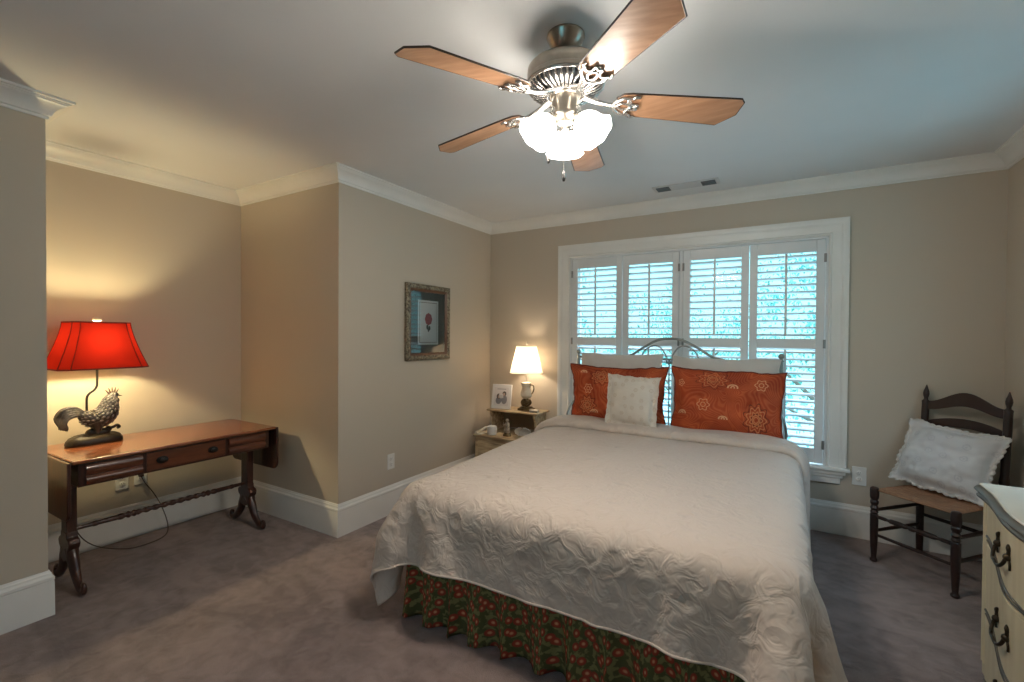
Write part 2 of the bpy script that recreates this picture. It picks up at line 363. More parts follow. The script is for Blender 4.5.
# skirt: gathered ribbon along left side, foot, right side
def skirt():
    x0, x1, y0, y1 = BX0 - .015, BX1 + .015, BY0 - .045, 3.55; rr = .05
    path = []
    def ln(a, b, n):
        for k in range(n): path.append(Vector(a).lerp(Vector(b), k / n))
    ln((x0, y1), (x0, y0 + rr), 420)
    for k in range(16): a = pi + k / 16 * pi / 2; path.append(Vector((x0 + rr + rr * cos(a), y0 + rr + rr * sin(a))))
    ln((x0 + rr, y0), (x1 - rr, y0), 340)
    for k in range(16): a = 1.5 * pi + k / 16 * pi / 2; path.append(Vector((x1 - rr + rr * cos(a), y0 + rr + rr * sin(a))))
    ln((x1, y0 + rr), (x1, y1), 420)
    rows = []; uv = []; n = len(path); arc = [0]
    for i in range(1, n): arc.append(arc[-1] + (path[i] - path[i - 1]).length)
    nr = 16
    for k in range(nr + 1):
        z = .42 - (.42 - .008) * k / nr; f = k / nr; row = []; uvr = []; su = 0; prevp = None
        for i in range(n):
            t = (path[min(i + 1, n - 1)] - path[max(i - 1, 0)]).normalized(); nm = Vector((t.y, -t.x))
            s_ = arc[i]; ph = s_ * 44 + 3.2 * noise.noise(Vector((s_ * 5.5, 3, 0)))
            amp = (.003 + .036 * f) * (.75 + .5 * noise.noise(Vector((s_ * 9, 7, 0))))
            wv = sin(ph) + .35 * sin(2 * ph + 1.3)
            off = amp * wv + .014 * f + .012 * f * noise.noise(Vector((s_ * 3, 11, f)))
            tan = amp * .8 * cos(ph)
            p = path[i] + nm * off * 1.0 + t * tan
            row.append((p.x - ox, p.y - oy, z))
            uvr.append((s_ * 1.5, z))
        rows.append(row); uv.append(uvr)
    mb = MB(); mb.grid(rows, uv); o = mb.build('bed_skirt', skirt_mat(), bed, smooth=180)
    sd = o.modifiers.new('solid', 'SOLIDIFY'); sd.thickness = .002; return o
skirt()
# headboard (a part of the bed) with posts, finials, arches
HY = 3.745
def hb(p): return (p[0] - ox, p[1] - oy, p[2])
mb = MB(); PX0, PX1, PC = -1.555, -.035, -.795
mb.tube([hb((PX0, HY, 1.165)), hb((PX1, HY, 1.165))], .009, 10); mb.tube([hb((PX0, HY, .62)), hb((PX1, HY, .62))], .011, 10)
arch = bez([(PC - .40, HY, 1.165), (PC - .30, HY, 1.192), (PC - .19, HY, 1.262), (PC - .09, HY, 1.315), (PC, HY, 1.328), (PC + .09, HY, 1.318), (PC + .20, HY, 1.265), (PC + .31, HY, 1.195), (PC + .42, HY, 1.165)])
mb.tube([hb(p) for p in arch], .010, 10)
head = mb.build('headboard', METAL, bed)
for sx_ in (-1, 1):
    a = bez([(PC + sx_ * .02, HY, 1.13), (PC + sx_ * .028, HY, 1.20), (PC + sx_ * .075, HY, 1.262), (PC + sx_ * .135, HY, 1.268), (PC + sx_ * .195, HY, 1.225), (PC + sx_ * .22, HY, 1.165)])
    mb = MB(); mb.tube([hb(p) for p in a], .006, 8); mb.build('scroll', METAL, head)
for k in range(9):
    x = PX0 + (PX1 - PX0) * (k + 1) / 10
    mb = MB(); mb.tube([hb((x, HY, .62)), hb((x, HY, 1.165))], .006, 8); mb.build('spindle', METAL, head)
for x in (PX0, PX1):
    mb = MB(); mb.lathe([(.014, 0), (.014, 1.17), (.018, 1.172), (.018, 1.18), (.010, 1.186), (.010, 1.192), (.019, 1.203), (.020, 1.213), (.014, 1.224), (.004, 1.230)], 16, M=Matrix.Translation(hb((x, HY, 0))))
    mb.build('post', METAL, head)
mb = MB(); mb.ball(hb((PC, HY, 1.14)), .016); mb.build('boss', METAL, head)
for sx_, x in ((-1, PX0), (1, PX1)):    # curved braces sweeping out from each post to the side rail
    pts = bez([(x, HY, .80), (x + sx_ * .012, HY - .05, .79), (x + sx_ * .03, HY - .12, .74), (x + sx_ * .035, HY - .17, .66), (x + sx_ * .0, HY - .18, .56)])
    mb = MB(); mb.tube([hb(p) for p in pts], .009, 8); mb.build('side_brace', METAL, head)

# ---- comforter: draped with a small position-based cloth solve
def drape():
    h = .03
    s0, s1 = BX0 - .42, BX1 + .66; nx = int(round((s1 - s0) / h)) + 1
    y_head = 3.50; L_ = y_head - 1.60 + .30; ny = int(round(L_ / h)) + 1
    jj, ii = np.meshgrid(np.arange(nx), np.arange(ny)); X = np.zeros((ny, nx, 3))
    X[..., 0] = s0 + jj * h; X[..., 1] = y_head - ii * h; X[..., 2] = .640
    rs = np.random.RandomState(3); X[..., 2] += rs.rand(ny, nx) * .003
    lo = np.array([BX0 - .045, 1.592, -1.0]); hi = np.array([BX1 + .11, 4.2, .634]); rad = .085
    cc = (lo + hi) / 2; hs = (hi - lo) / 2 - rad
    wgt = np.ones((ny, nx)); wgt[(X[..., 0] > BX0 + .03) & (X[..., 0] < BX1 - .03) & (X[..., 1] > 1.72)] = 0; wgt = wgt.reshape(-1)
    cons = []
    def add(di, dj, k):
        I, J = np.meshgrid(np.arange(ny), np.arange(nx), indexing='ij'); ok = (I + di < ny) & (J + dj >= 0) & (J + dj < nx); I, J = I[ok], J[ok]
        G = (I // max(di, 1)) % 2 if di else (J // abs(dj)) % 2
        for g in (0, 1):
            a = I[G == g] * nx + J[G == g]; b = (I[G == g] + di) * nx + J[G == g] + dj; w_ = wgt[a] + wgt[b]; k_ = w_ > 0
            a, b, w_ = a[k_], b[k_], w_[k_]; cons.append((a, b, h * sqrt(di * di + dj * dj), k * wgt[a] / w_, k * wgt[b] / w_))
    add(0, 1, 1); add(1, 0, 1); add(1, 1, .7); add(1, -1, .7); add(0, 2, .3); add(2, 0, .3); add(0, 4, .10); add(4, 0, .10)
    P = X.reshape(-1, 3).copy(); Vv = np.zeros_like(P); dt = 1 / 60; wc = wgt[:, None]
    for it in range(200):
        Vv[:, 2] -= 9.8 * dt; Vv *= .97
        Q = P + Vv * dt * wc
        for k in range(16):
            for ia, ib, rl, wa, wb_ in cons:
                d = Q[ib] - Q[ia]; l = np.sqrt((d * d).sum(1)) + 1e-9; f = ((l - rl) / l)[:, None] * d
                Q[ia] += wa[:, None] * f; Q[ib] -= wb_[:, None] * f
            if k % 3 == 0 or k == 15:
                q = np.abs(Q - cc) - hs; mx_ = np.maximum(q, 0); dist = np.sqrt((mx_ ** 2).sum(1)) + np.minimum(q.max(1), 0) - rad
                sg = np.sign(Q - cc); nrm_ = mx_ * sg; nl = np.sqrt((nrm_ ** 2).sum(1))[:, None]
                ax = q.argmax(1); alt = np.zeros_like(Q); r_ = np.arange(len(Q)); alt[r_, ax] = sg[r_, ax]
                nv = np.where(nl > 1e-7, nrm_ / np.maximum(nl, 1e-9), alt); ins = (dist < 0) & (wgt > 0)
                Q[ins] -= dist[ins, None] * nv[ins]
                if k == 15:
                    tv = Q - P; tt = tv - (tv * nv).sum(1)[:, None] * nv; Q[ins] -= .35 * tt[ins]
                Q[:, 2] = np.maximum(Q[:, 2], .020)
        nV = (Q - P) / dt
        if it > 130: nV *= .88
        P, Vv = Q, nV
    return P.reshape(ny, nx, 3), h
CP, ch = drape()
def quilt_mat(name, col, scale=1):
    m = bpy.data.materials.new(name); m.use_nodes = True; N, L = nodes(m); b = N['Principled BSDF']
    b.inputs['Base Color'].default_value = (*col, 1); b.inputs['Roughness'].default_value = .62; b.inputs['Sheen Weight'].default_value = .15; b.inputs['Specular IOR Level'].default_value = .3
    t = N.new('ShaderNodeTexCoord'); 
    n0 = N.new('ShaderNodeTexNoise'); n0.inputs['Scale'].default_value = 5; n0.inputs['Detail'].default_value = 2; L.new(t.outputs['UV'], n0.inputs[0])
    mx = N.new('ShaderNodeMix'); mx.data_type = 'RGBA'; mx.blend_type = 'LINEAR_LIGHT'; mx.inputs[0].default_value = .10; L.new(t.outputs['UV'], mx.inputs[6]); L.new(n0.outputs['Color'], mx.inputs[7])
    n1 = N.new('ShaderNodeTexNoise'); n1.noise_type = 'RIDGED_MULTIFRACTAL'; n1.inputs['Scale'].default_value = 4.2 * scale; n1.inputs['Detail'].default_value = 3; n1.inputs['Distortion'].default_value = .6; L.new(mx.outputs[2], n1.inputs[0])
    n2 = N.new('ShaderNodeTexNoise'); n2.inputs['Scale'].default_value = 15 * scale; n2.inputs['Detail'].default_value = 2; n2.inputs['Distortion'].default_value = 1.5; L.new(t.outputs['UV'], n2.inputs[0])
    v = N.new('ShaderNodeTexVoronoi'); v.voronoi_dimensions = '2D'; v.inputs['Scale'].default_value = 3.1; v.inputs['Randomness'].default_value = .35; L.new(t.outputs['UV'], v.inputs[0])
    tuft = N.new('ShaderNodeMapRange'); tuft.inputs[1].default_value = .03; tuft.inputs[2].default_value = .10; tuft.inputs[3].default_value = -.7; tuft.inputs[4].default_value = 0; L.new(v.outputs['Distance'], tuft.inputs[0])
    a = N.new('ShaderNodeMath'); a.operation = 'MULTIPLY_ADD'; a.inputs[1].default_value = .55; L.new(n1.outputs[0], a.inputs[0]); L.new(n2.outputs[0], a.inputs[2])
    a2 = N.new('ShaderNodeMath'); a2.operation = 'ADD'; L.new(a.outputs[0], a2.inputs[0]); L.new(tuft.outputs[0], a2.inputs[1])
    bp = N.new('ShaderNodeBump'); bp.inputs['Strength'].default_value = .8; bp.inputs['Distance'].default_value = .014; L.new(a2.outputs[0], bp.inputs['Height']); L.new(bp.outputs[0], b.inputs['Normal'])
    return m
QUILT = quilt_mat('cream_quilted_cotton', (.585, .495, .425))
def smooth_up(P, k):
    """bicubic-ish upsample of an (n,m,3) grid by factor k with Catmull-Rom"""
    def up1(A):
        n = A.shape[0]; out = []
        for i in range(n - 1):
            p0, p1, p2, p3 = A[max(i - 1, 0)], A[i], A[i + 1], A[min(i + 2, n - 1)]
            for q in range(k):
                t = q / k; out.append(.5 * ((2 * p1) + (p2 - p0) * t + (2 * p0 - 5 * p1 + 4 * p2 - p3) * t * t + (3 * p1 - p0 - 3 * p2 + p3) * t ** 3))
        out.append(A[-1]); return np.array(out)
    return up1(up1(P).transpose(1, 0, 2)).transpose(1, 0, 2)
def gnormals(P):
    du = np.gradient(P, axis=0); dv = np.gradient(P, axis=1); n = np.cross(dv, du)
    n /= np.sqrt((n ** 2).sum(2))[..., None] + 1e-9
    return -n if n[len(n) // 2, P.shape[1] // 2, 2] < 0 else n
SP = CP.copy()
d_ = np.maximum(0, -1.60 - SP[..., 0]); SP[..., 0] = np.where(d_ > 0, -1.60 - .062 * (1 - np.exp(-d_ / .062)), SP[..., 0])   # the left side tucks in, the corner hangs close to the bed
d_ = np.maximum(0, 1.565 - SP[..., 1]) * (SP[..., 0] < -1.2); SP[..., 1] = np.where(d_ > 0, 1.565 - .05 * (1 - np.exp(-d_ / .05)), SP[..., 1])
k_ = np.clip((-1.38 - SP[..., 0]) / .2, 0, 1); SP[..., 0] -= .085 * k_ * np.clip((SP[..., 1] - 1.9) / 1.5, 0, 1)
for _ in range(2):   # light smoothing of the solve
    A = SP.copy(); A[1:-1, 1:-1] = .5 * SP[1:-1, 1:-1] + .125 * (SP[:-2, 1:-1] + SP[2:, 1:-1] + SP[1:-1, :-2] + SP[1:-1, 2:]); SP = A
K = 4; UP = smooth_up(SP, K); NU = gnormals(UP); hu = ch / K
cx_, cy_ = ox, 2.55
def ridg(x, y, s, seed):
    q = noise.noise(Vector((x * s, y * s, seed))); return 1 - abs(q) * 2.2
rows = []; uvs = []
for i in range(UP.shape[0]):
    row = []; uvr = []
    for j in range(UP.shape[1]):
        u, v = j * hu, i * hu; p = UP[i, j]; n = NU[i, j]
        side = 1 - min(1, max(0, (n[2] - .5) / .5))            # more crumple where the cloth hangs
        wx = u + .06 * noise.noise(Vector((u * 4, v * 4, 5))); wy = v + .06 * noise.noise(Vector((u * 4, v * 4, 9)))
        d = (.002 + .011 * side) * max(0, ridg(wx, wy, 3.6, 1) - .35) + (.001 + .0035 * side) * max(0, ridg(wx, wy, 9, 2) - .3)
        d += .004 * noise.noise(Vector((u * 2.5, v * 2.5, 4)))
        q = p + n * (d + .012); row.append((q[0] - cx_, q[1] - cy_, q[2])); uvr.append((u, v))
    rows.append(row); uvs.append(uvr)
mb = MB(); mb.grid(rows, uvs)
comf = mb.build('comforter', QUILT, None, smooth=180); comf.location = (cx_, cy_, 0)
sd = comf.modifiers.new('solid', 'SOLIDIFY'); sd.thickness = .010; sd.offset = -1
tag(comf, 'cream crinkled quilted comforter draped over the bed, its top turned back', 'comforter')
# piped hem
i_ = UP.shape[0] - 1
mb = MB(); pts = [Vector(rows[i_][j]) for j in range(0, UP.shape[1], 3)]; mb.tube(pts, .005, 6); 
mb.tube([Vector(rows[i][0]) for i in range(0, UP.shape[0], 3)], .005, 6); mb.tube([Vector(rows[i][-1]) for i in range(0, UP.shape[0], 3)], .005, 6)
mb.build('piped_hem', QUILT, comf, smooth=180)
# turned-back top edge: thick folded roll over the first rows
rows2 = []; uv2 = []; npr = 20
for k in range(npr + 1):
    f = k / npr; row = []; uvr = []
    for j in range(UP.shape[1]):
        u = j * hu
        wob = .018 * noise.noise(Vector((u * 2.2, 1, 0))) + .008 * noise.noise(Vector((u * 7, 2, 0)))
        vv = f * (.30 + wob * 1.6); fi = min(vv / hu, UP.shape[0] - 1.001); a_ = int(fi); tt_ = fi - a_
        p = UP[a_, j] * (1 - tt_) + UP[a_ + 1, j] * tt_; n = NU[a_, j]
        prof = .050 * (1 - abs(2 * f - 1) ** 3.2) ** .5 if 0 < f < 1 else 0
        prof = prof * (1 + .35 * noise.noise(Vector((u * 4, f * 2, 6)))) + .010
        q = p + n * (prof + .006)
        row.append((q[0] - cx_, q[1] - cy_, q[2])); uvr.append((u, f * .3 + 5))
    rows2.append(row); uv2.append(uvr)
mb = MB(); mb.grid(rows2, uv2); fo = mb.build('turned_back_fold', quilt_mat('cream_lining', (.57, .48, .41), 1.0), comf, smooth=180)
sd = fo.modifiers.new('solid', 'SOLIDIFY'); sd.thickness = .004; sd.offset = -1

# ------------------------------------------------------------------ pillows
def pillow_rows(w_, h_, t_, fl_, seed, wave=.006, wn=9, n=44, m=34, wr=.010, pull=.05):
    """returns front rows, back rows, uv ; local x width, z height (0 = bottom), -y front"""
    def pt(u, v, side):
        e = .0
        fu, fv = fl_ / (w_ / 2), fl_ / (h_ / 2)
        ui, vi = min(1, abs(u) / (1 - fu)), min(1, abs(v) / (1 - fv))
        th = t_ / 2 * ((1 - ui ** 2.6) * (1 - vi ** 2.6)) ** .55
        x = w_ / 2 * u * (1 - pull * (1 - abs(v) ** 2) * abs(u) ** 3); z = h_ / 2 * v * (1 - pull * (1 - abs(u) ** 2) * abs(v) ** 3)
        edge = max(abs(u), abs(v)) ** 8
        x += wave * (1.6 * noise.noise(Vector((seed, v * wn * .35, u))) + .5 * noise.noise(Vector((seed, v * wn, u)))) * edge; z += wave * (2.2 * noise.noise(Vector((u * wn * .25, seed * 2, v))) + .6 * noise.noise(Vector((u * wn, seed * 2, v)))) * edge
        y = side * (th + .0025) + wave * 1.6 * edge * noise.noise(Vector((u * wn * .6, v * wn * .6, seed)))
        y += wr * noise.noise(Vector((u * 2.2 + seed, v * 2.0, side * 3))) * (1 - edge) * (1 if th > .004 else .3) + .4 * wr * noise.noise(Vector((u * 6 + seed, v * 6, side))) * (1 - edge)
        return (x, y, z + h_ / 2)
    F = [[pt(2 * j / n - 1, 2 * i / m - 1, -1) for j in range(n + 1)] for i in range(m + 1)]
    B = [[pt(2 * j / n - 1, 2 * i / m - 1, 1) for j in range(n + 1)] for i in range(m + 1)]
    U = [[((j / n - .5) * w_, (i / m) * h_) for j in range(n + 1)] for i in range(m + 1)]
    return F, B, U
def make_pillow(name, mat_, w_, h_, t_, fl_, seed, loc, rx, rz=0, ry=0, **kw):
    F, B, U = pillow_rows(w_, h_, t_, fl_, seed, **kw); n = len(F[0]); m = len(F)
    mb = MB(); mb.grid(F, U); mb.grid(B, U, flip=True); o_ = m * n
    ring = [(0, j) for j in range(n)] + [(i, n - 1) for i in range(1, m)] + [(m - 1, j) for j in range(n - 2, -1, -1)] + [(i, 0) for i in range(m - 2, 0, -1)]
    ids = [i * n + j for i, j in ring]
    for k in range(len(ids)): a, b = ids[k], ids[(k + 1) % len(ids)]; mb.f.append((a, b, b + o_, a + o_))
    o = mb.build(name, mat_, None, smooth=70); o.location = loc; o.rotation_euler = (rx, ry, rz)
    return o, [F[i][j] for i, j in ring]
def orange_mat(name, seed):
    m = bpy.data.materials.new(name); m.use_nodes = True; N, L = nodes(m); b = N['Principled BSDF']; b.inputs['Roughness'].default_value = .75; b.inputs['Specular IOR Level'].default_value = .25
    t = N.new('ShaderNodeTexCoord'); mp = N.new('ShaderNodeMapping'); mp.inputs['Location'].default_value = (seed, seed * .7, 0); L.new(t.outputs['UV'], mp.inputs[0])
    # swirling stripes
    n = N.new('ShaderNodeTexNoise'); n.inputs['Scale'].default_value = 3.4; n.inputs['Detail'].default_value = 1; n.inputs['Distortion'].default_value = .6; L.new(mp.outputs[0], n.inputs[0])
    ms = N.new('ShaderNodeMath'); ms.operation = 'MULTIPLY'; ms.inputs[1].default_value = 230; L.new(n.outputs[0], ms.inputs[0])
    sn = N.new('ShaderNodeMath'); sn.operation = 'SINE'; L.new(ms.outputs[0], sn.inputs[0])
    r = N.new('ShaderNodeValToRGB'); e = r.color_ramp.elements; e[0].position = .2; e[0].color = (.40, .066, .022, 1); e[1].position = .85; e[1].color = (.50, .115, .04, 1); 
    mr = N.new('ShaderNodeMapRange'); mr.inputs[1].default_value = -1; L.new(sn.outputs[0], mr.inputs[0]); L.new(mr.outputs[0], r.inputs[0])
    n3 = N.new('ShaderNodeTexNoise'); n3.inputs['Scale'].default_value = 6; n3.inputs['Detail'].default_value = 3; L.new(mp.outputs[0], n3.inputs[0])
    r3 = N.new('ShaderNodeValToRGB'); r3.color_ramp.elements[0].position = .4; r3.color_ramp.elements[0].color = (.72, .6, .6, 1); r3.color_ramp.elements[1].position = .65; r3.color_ramp.elements[1].color = (1.1, 1.1, 1.0, 1); L.new(n3.outputs[0], r3.inputs[0])
    mu = N.new('ShaderNodeMix'); mu.data_type = 'RGBA'; mu.blend_type = 'MULTIPLY'; mu.inputs[0].default_value = 1; L.new(r.outputs[0], mu.inputs[6]); L.new(r3.outputs[0], mu.inputs[7])
    cur = mu.outputs[2]
    sp = N.new('ShaderNodeSeparateXYZ'); L.new(t.outputs['UV'], sp.inputs[0])
    def mth(op, a, b_=None):
        x = N.new('ShaderNodeMath'); x.operation = op
        for k, q in ((0, a), (1, b_)):
            if q is None: continue
            if isinstance(q, (int, float)): x.inputs[k].default_value = q
            else: L.new(q, x.inputs[k])
        return x.outputs[0]
    def motif(cx, cy, rad, petals, wdt, col, aspect=1, half=False, dark=False):
        nonlocal cur
        dx = mth('SUBTRACT', sp.outputs[0], cx); dy = mth('MULTIPLY', mth('SUBTRACT', sp.outputs[1], cy), aspect)
        d = mth('SQRT', mth('ADD', mth('MULTIPLY', dx, dx), mth('MULTIPLY', dy, dy))); an = mth('ARCTAN2', dy, dx)
        rr = mth('MULTIPLY', mth('ADD', mth('MULTIPLY', mth('COSINE', mth('MULTIPLY', an, petals)), .16), 1), rad)
        k = mth('LESS_THAN', mth('ABSOLUTE', mth('SUBTRACT', d, rr)), wdt)
        k = mth('MAXIMUM', k, mth('MULTIPLY', mth('LESS_THAN', mth('ABSOLUTE', mth('SUBTRACT', d, rad * .42)), wdt * .8), 1))
        if half: k = mth('MULTIPLY', k, mth('GREATER_THAN', dy, -rad * .2))
        mx = N.new('ShaderNodeMix'); mx.data_type = 'RGBA'; mx.inputs[7].default_value = (*col, 1); L.new(mth('MULTIPLY', k, .85), mx.inputs[0]); L.new(cur, mx.inputs[6]); cur = mx.outputs[2]
    Lt = (.72, .33, .17); Dk = (.10, .022, .012)
    if seed > 1:
        sets = [(.22, .40, .034, 6), (-.13, .24, .036, 6), (-.30, .38, .022, 5)]; hs = [(.05, .37, .026), (-.28, .17, .024), (-.0, .155, .022)]
        dk = [(.20, .17, .070, 9, .75), (-.08, .42, .10, 9, 1.6)]
    else:
        sets = [(-.22, .30, .032, 6), (.24, .38, .03, 6)]; hs = [(-.16, .12, .024), (-.27, .43, .022)]; dk = [(-.12, .40, .08, 9, 1.3), (-.22, .17, .07, 9, 1.0)]
    for a in dk:
        for q in (1, .78, .5): motif(a[0], a[1], a[2] * q, a[3], .0032, Dk if q == 1 else (.60, .24, .10), a[4])
    for a in sets: motif(*a, .0035, Lt)
    for a in hs: motif(a[0], a[1], a[2], 2, .005, (.72, .40, .22), 1.1, True)
    L.new(cur, b.inputs['Base Color'])
    n4 = N.new('ShaderNodeTexNoise'); n4.inputs['Scale'].default_value = 14; n4.inputs['Detail'].default_value = 3; L.new(t.outputs['UV'], n4.inputs[0])
    bp = N.new('ShaderNodeBump'); bp.inputs['Strength'].default_value = .4; bp.inputs['Distance'].default_value = .01; L.new(n4.outputs[0], bp.inputs['Height']); L.new(bp.outputs[0], b.inputs['Normal'])
    return m
PWHITE = mat('pillowcase_cotton', (.64, .60, .56), .8, bump=.35, bscale=14, cscale=4, bdist=.01)
LINEN = mat('embroidered_linen', (.70, .65, .58), .8, bump=.3, bscale=30, cscale=8, bdist=.006)
DKRED = mat('rust_piping', (.16, .03, .015), .8)
p1, _ = make_pillow('pillow', PWHITE, .68, .585, .10, .012, 1, (-1.155, 3.620, .625), R(-5), 0, R(-.5)); tag(p1, 'plain off-white pillow propped against the headboard behind the left rust sham', 'pillow', 'plain pillows against the headboard')
p2, _ = make_pillow('pillow', PWHITE, .72, .575, .10, .012, 2.6, (-.40, 3.620, .625), R(-5), 0, R(.6)); tag(p2, 'plain off-white pillow propped against the headboard behind the right rust sham', 'pillow', 'plain pillows against the headboard')
def piping(o, ring, mat_, r=.0045):
    mb = MB(); mb.tube([Vector(p) for p in ring], r, 6, closed=True); mb.build('piping', mat_, o, smooth=180)
o1, rg = make_pillow('pillow_sham', orange_mat('rust_paisley_a', .3), .765, .492, .11, .045, 4, (-1.122, 3.430, .632), R(-8), R(3), R(0), wave=.012, wn=8, wr=.022, pull=.10); tag(o1, 'rust orange paisley sham on the left, behind the small white cushion', 'pillow', 'rust paisley shams'); piping(o1, rg, DKRED)
o2, rg = make_pillow('pillow_sham', orange_mat('rust_paisley_b', 1.7), .725, .495, .12, .040, 8, (-.368, 3.425, .632), R(-8), R(-2), R(1), wave=.009, wn=8, wr=.014, pull=.08); tag(o2, 'rust orange paisley sham on the right, facing fully uncovered', 'pillow', 'rust paisley shams'); piping(o2, rg, DKRED)
def embroider(m, scale, col):
    """sprigs of stitched flowers as part of the fabric's own colour"""
    N, L = nodes(m); b = N['Principled BSDF']; src = b.inputs['Base Color'].links[0].from_socket
    t = N.new('ShaderNodeTexCoord'); v = N.new('ShaderNodeTexVoronoi'); v.voronoi_dimensions = '2D'; v.inputs['Scale'].default_value = scale; v.inputs['Randomness'].default_value = .6; L.new(t.outputs['UV'], v.inputs[0])
    n = N.new('ShaderNodeTexNoise'); n.inputs['Scale'].default_value = 90; L.new(t.outputs['UV'], n.inputs[0])
    a = N.new('ShaderNodeMath'); a.operation = 'MULTIPLY_ADD'; a.inputs[1].default_value = .16; L.new(n.outputs[0], a.inputs[0]); L.new(v.outputs['Distance'], a.inputs[2])
    r = N.new('ShaderNodeValToRGB'); e = r.color_ramp.elements; e[0].position = .12; e[0].color = (1, 1, 1, 1); e[1].position = .30; e[1].color = (0, 0, 0, 1)
    for p_, c_ in ((.15, 0), (.19, 0), (.22, 1), (.26, 1)): x = e.new(p_); x.color = (c_, c_, c_, 1)
    L.new(a.outputs[0], r.inputs[0]); k = N.new('ShaderNodeMath'); k.operation = 'MULTIPLY'; k.inputs[1].default_value = .6; L.new(r.outputs[0], k.inputs[0])
    mx = N.new('ShaderNodeMix'); mx.data_type = 'RGBA'; mx.inputs[7].default_value = (*col, 1); L.new(k.outputs[0], mx.inputs[0]); L.new(src, mx.inputs[6]); L.new(mx.outputs[2], b.inputs['Base Color'])
embroider(LINEN, 15, (.50, .40, .30))
sw, rg = make_pillow('throw_pillow', LINEN, .385, .375, .09, .035, 5, (-.972, 3.300, .684), R(-7), R(-3), R(1.5), wave=.008, wn=10, wr=.006); tag(sw, 'small cream embroidered cushion in front of the left rust sham', 'cushion')
piping(sw, rg, LINEN, .003)

# ------------------------------------------------------------------ sofa table in the alcove
WOOD = mat('cherry_wood', (.30, .10, .042), .22, bump=.03, bscale=30, col2=(.15, .045, .02), cscale=7, stretch=(9, 1, 9), detail=6, coat=.5, bdist=.002)
WOODD = mat('dark_mahogany', (.075, .024, .014), .3, bump=.05, bscale=40, col2=(.035, .012, .008), cscale=8, stretch=(6, 6, 1), coat=.3, bdist=.003)
WOODF = mat('drawer_wood', (.17, .05, .022), .28, col2=(.10, .03, .014), cscale=6, stretch=(9, 1, 9), detail=5, coat=.4)
KNOB = mat('black_knob', (.02, .017, .015), .35, .4)
TX0, TX1, TY0, TY1, TZ = -3.60, -3.03, .845, 1.905, .705
tcx, tcy = (TX0 + TX1) / 2, (TY0 + TY1) / 2
tb = empty('sofa_table', (tcx, tcy, 0), 0, 'long dark cherry drop-leaf sofa table standing in the alcove', 'table')
def tbox(x0, x1, y0, y1, z0, z1): m_ = MB(); m_.box(x0 - tcx, x1 - tcx, y0 - tcy, y1 - tcy, z0, z1); return m_
tbox(TX0, TX1, TY0, TY1, TZ - .018, TZ).build('tabletop', WOOD, tb, bevel=.006, seg=3)
ax0, ax1, ay0, ay1, az = TX0 + .03, TX1 - .035, TY0 + .03, TY1 - .03, .563
tbox(ax0, ax1, ay0, ay1, az, TZ - .0185).build('apron', WOODD, tb, bevel=.003)
for (d0, d1, kind) in ((ay0 + .03, ay0 + .27, 'faux'), (ay0 + .29, ay1 - .29, 'drawer'), (ay1 - .27, ay1 - .03, 'faux')):
    if kind == 'drawer':
        m_ = tbox(ax1 - .004, ax1 + .006, d0, d1, az + .012, TZ - .030); dr = m_.build('drawer', WOODF, tb, bevel=.003)
        for yy in (d0 + .075, d1 - .075):
            k = MB(); Mk = rotm(0, pi / 2, 0, (ax1 + .006 - tcx, yy - tcy, (az + TZ - .018) / 2)); k.lathe([(.020, 0), (.019, .003), (.007, .005), (.006, .012), (.013, .018), (.014, .023), (.008, .027)], 16, M=Mk, sy=1.5); k.build('knob', KNOB, dr)
    else:
        for (z0, z1) in ((az + .010, az + .052), (az + .056, TZ - .030)):
            m_ = MB(); n_ = 8; out = [(0, z0)] + [(.012 * sin(pi * i / n_) + .003, z0 + (z1 - z0) * i / n_) for i in range(n_ + 1)] + [(0, z1)]
            m_.add([(ax1 + a - tcx, d0 - tcy, b) for a, b in out] + [(ax1 + a - tcx, d1 - tcy, b) for a, b in out], [tuple(range(len(out))), tuple(range(len(out), 2 * len(out)))] + [(i, (i + 1) % len(out), len(out) + (i + 1) % len(out), len(out) + i) for i in range(len(out))])
            m_.build('drawer_panel', WOODF, tb)
for (yy, sg) in ((TY0 - .004, -1), (TY1 + .004, 1)):    # hanging leaves with rounded lower corners
    rr = .05; xa_, xb_, zb_, zt_ = TX0 + .002, TX1 - .002, .405, TZ - .006
    out = [(xa_, zt_), (xa_, zb_ + rr)] + [(xa_ + rr + rr * cos(g), zb_ + rr + rr * sin(g)) for g in [pi + i * pi / 12 for i in range(1, 7)]] + [(xb_ - rr + rr * cos(g), zb_ + rr + rr * sin(g)) for g in [1.5 * pi + i * pi / 12 for i in range(0, 7)]] + [(xb_, zt_)]
    m_ = MB(); m_.prism([(x - tcx, z) for x, z in out], -.008, .008, M=rotm(pi / 2, 0, 0, (0, yy + sg * .008 - tcy, 0))); m_.build('drop_leaf', WOODD, tb, bevel=.004)
LX, LY = -3.26, (.895, 1.835)
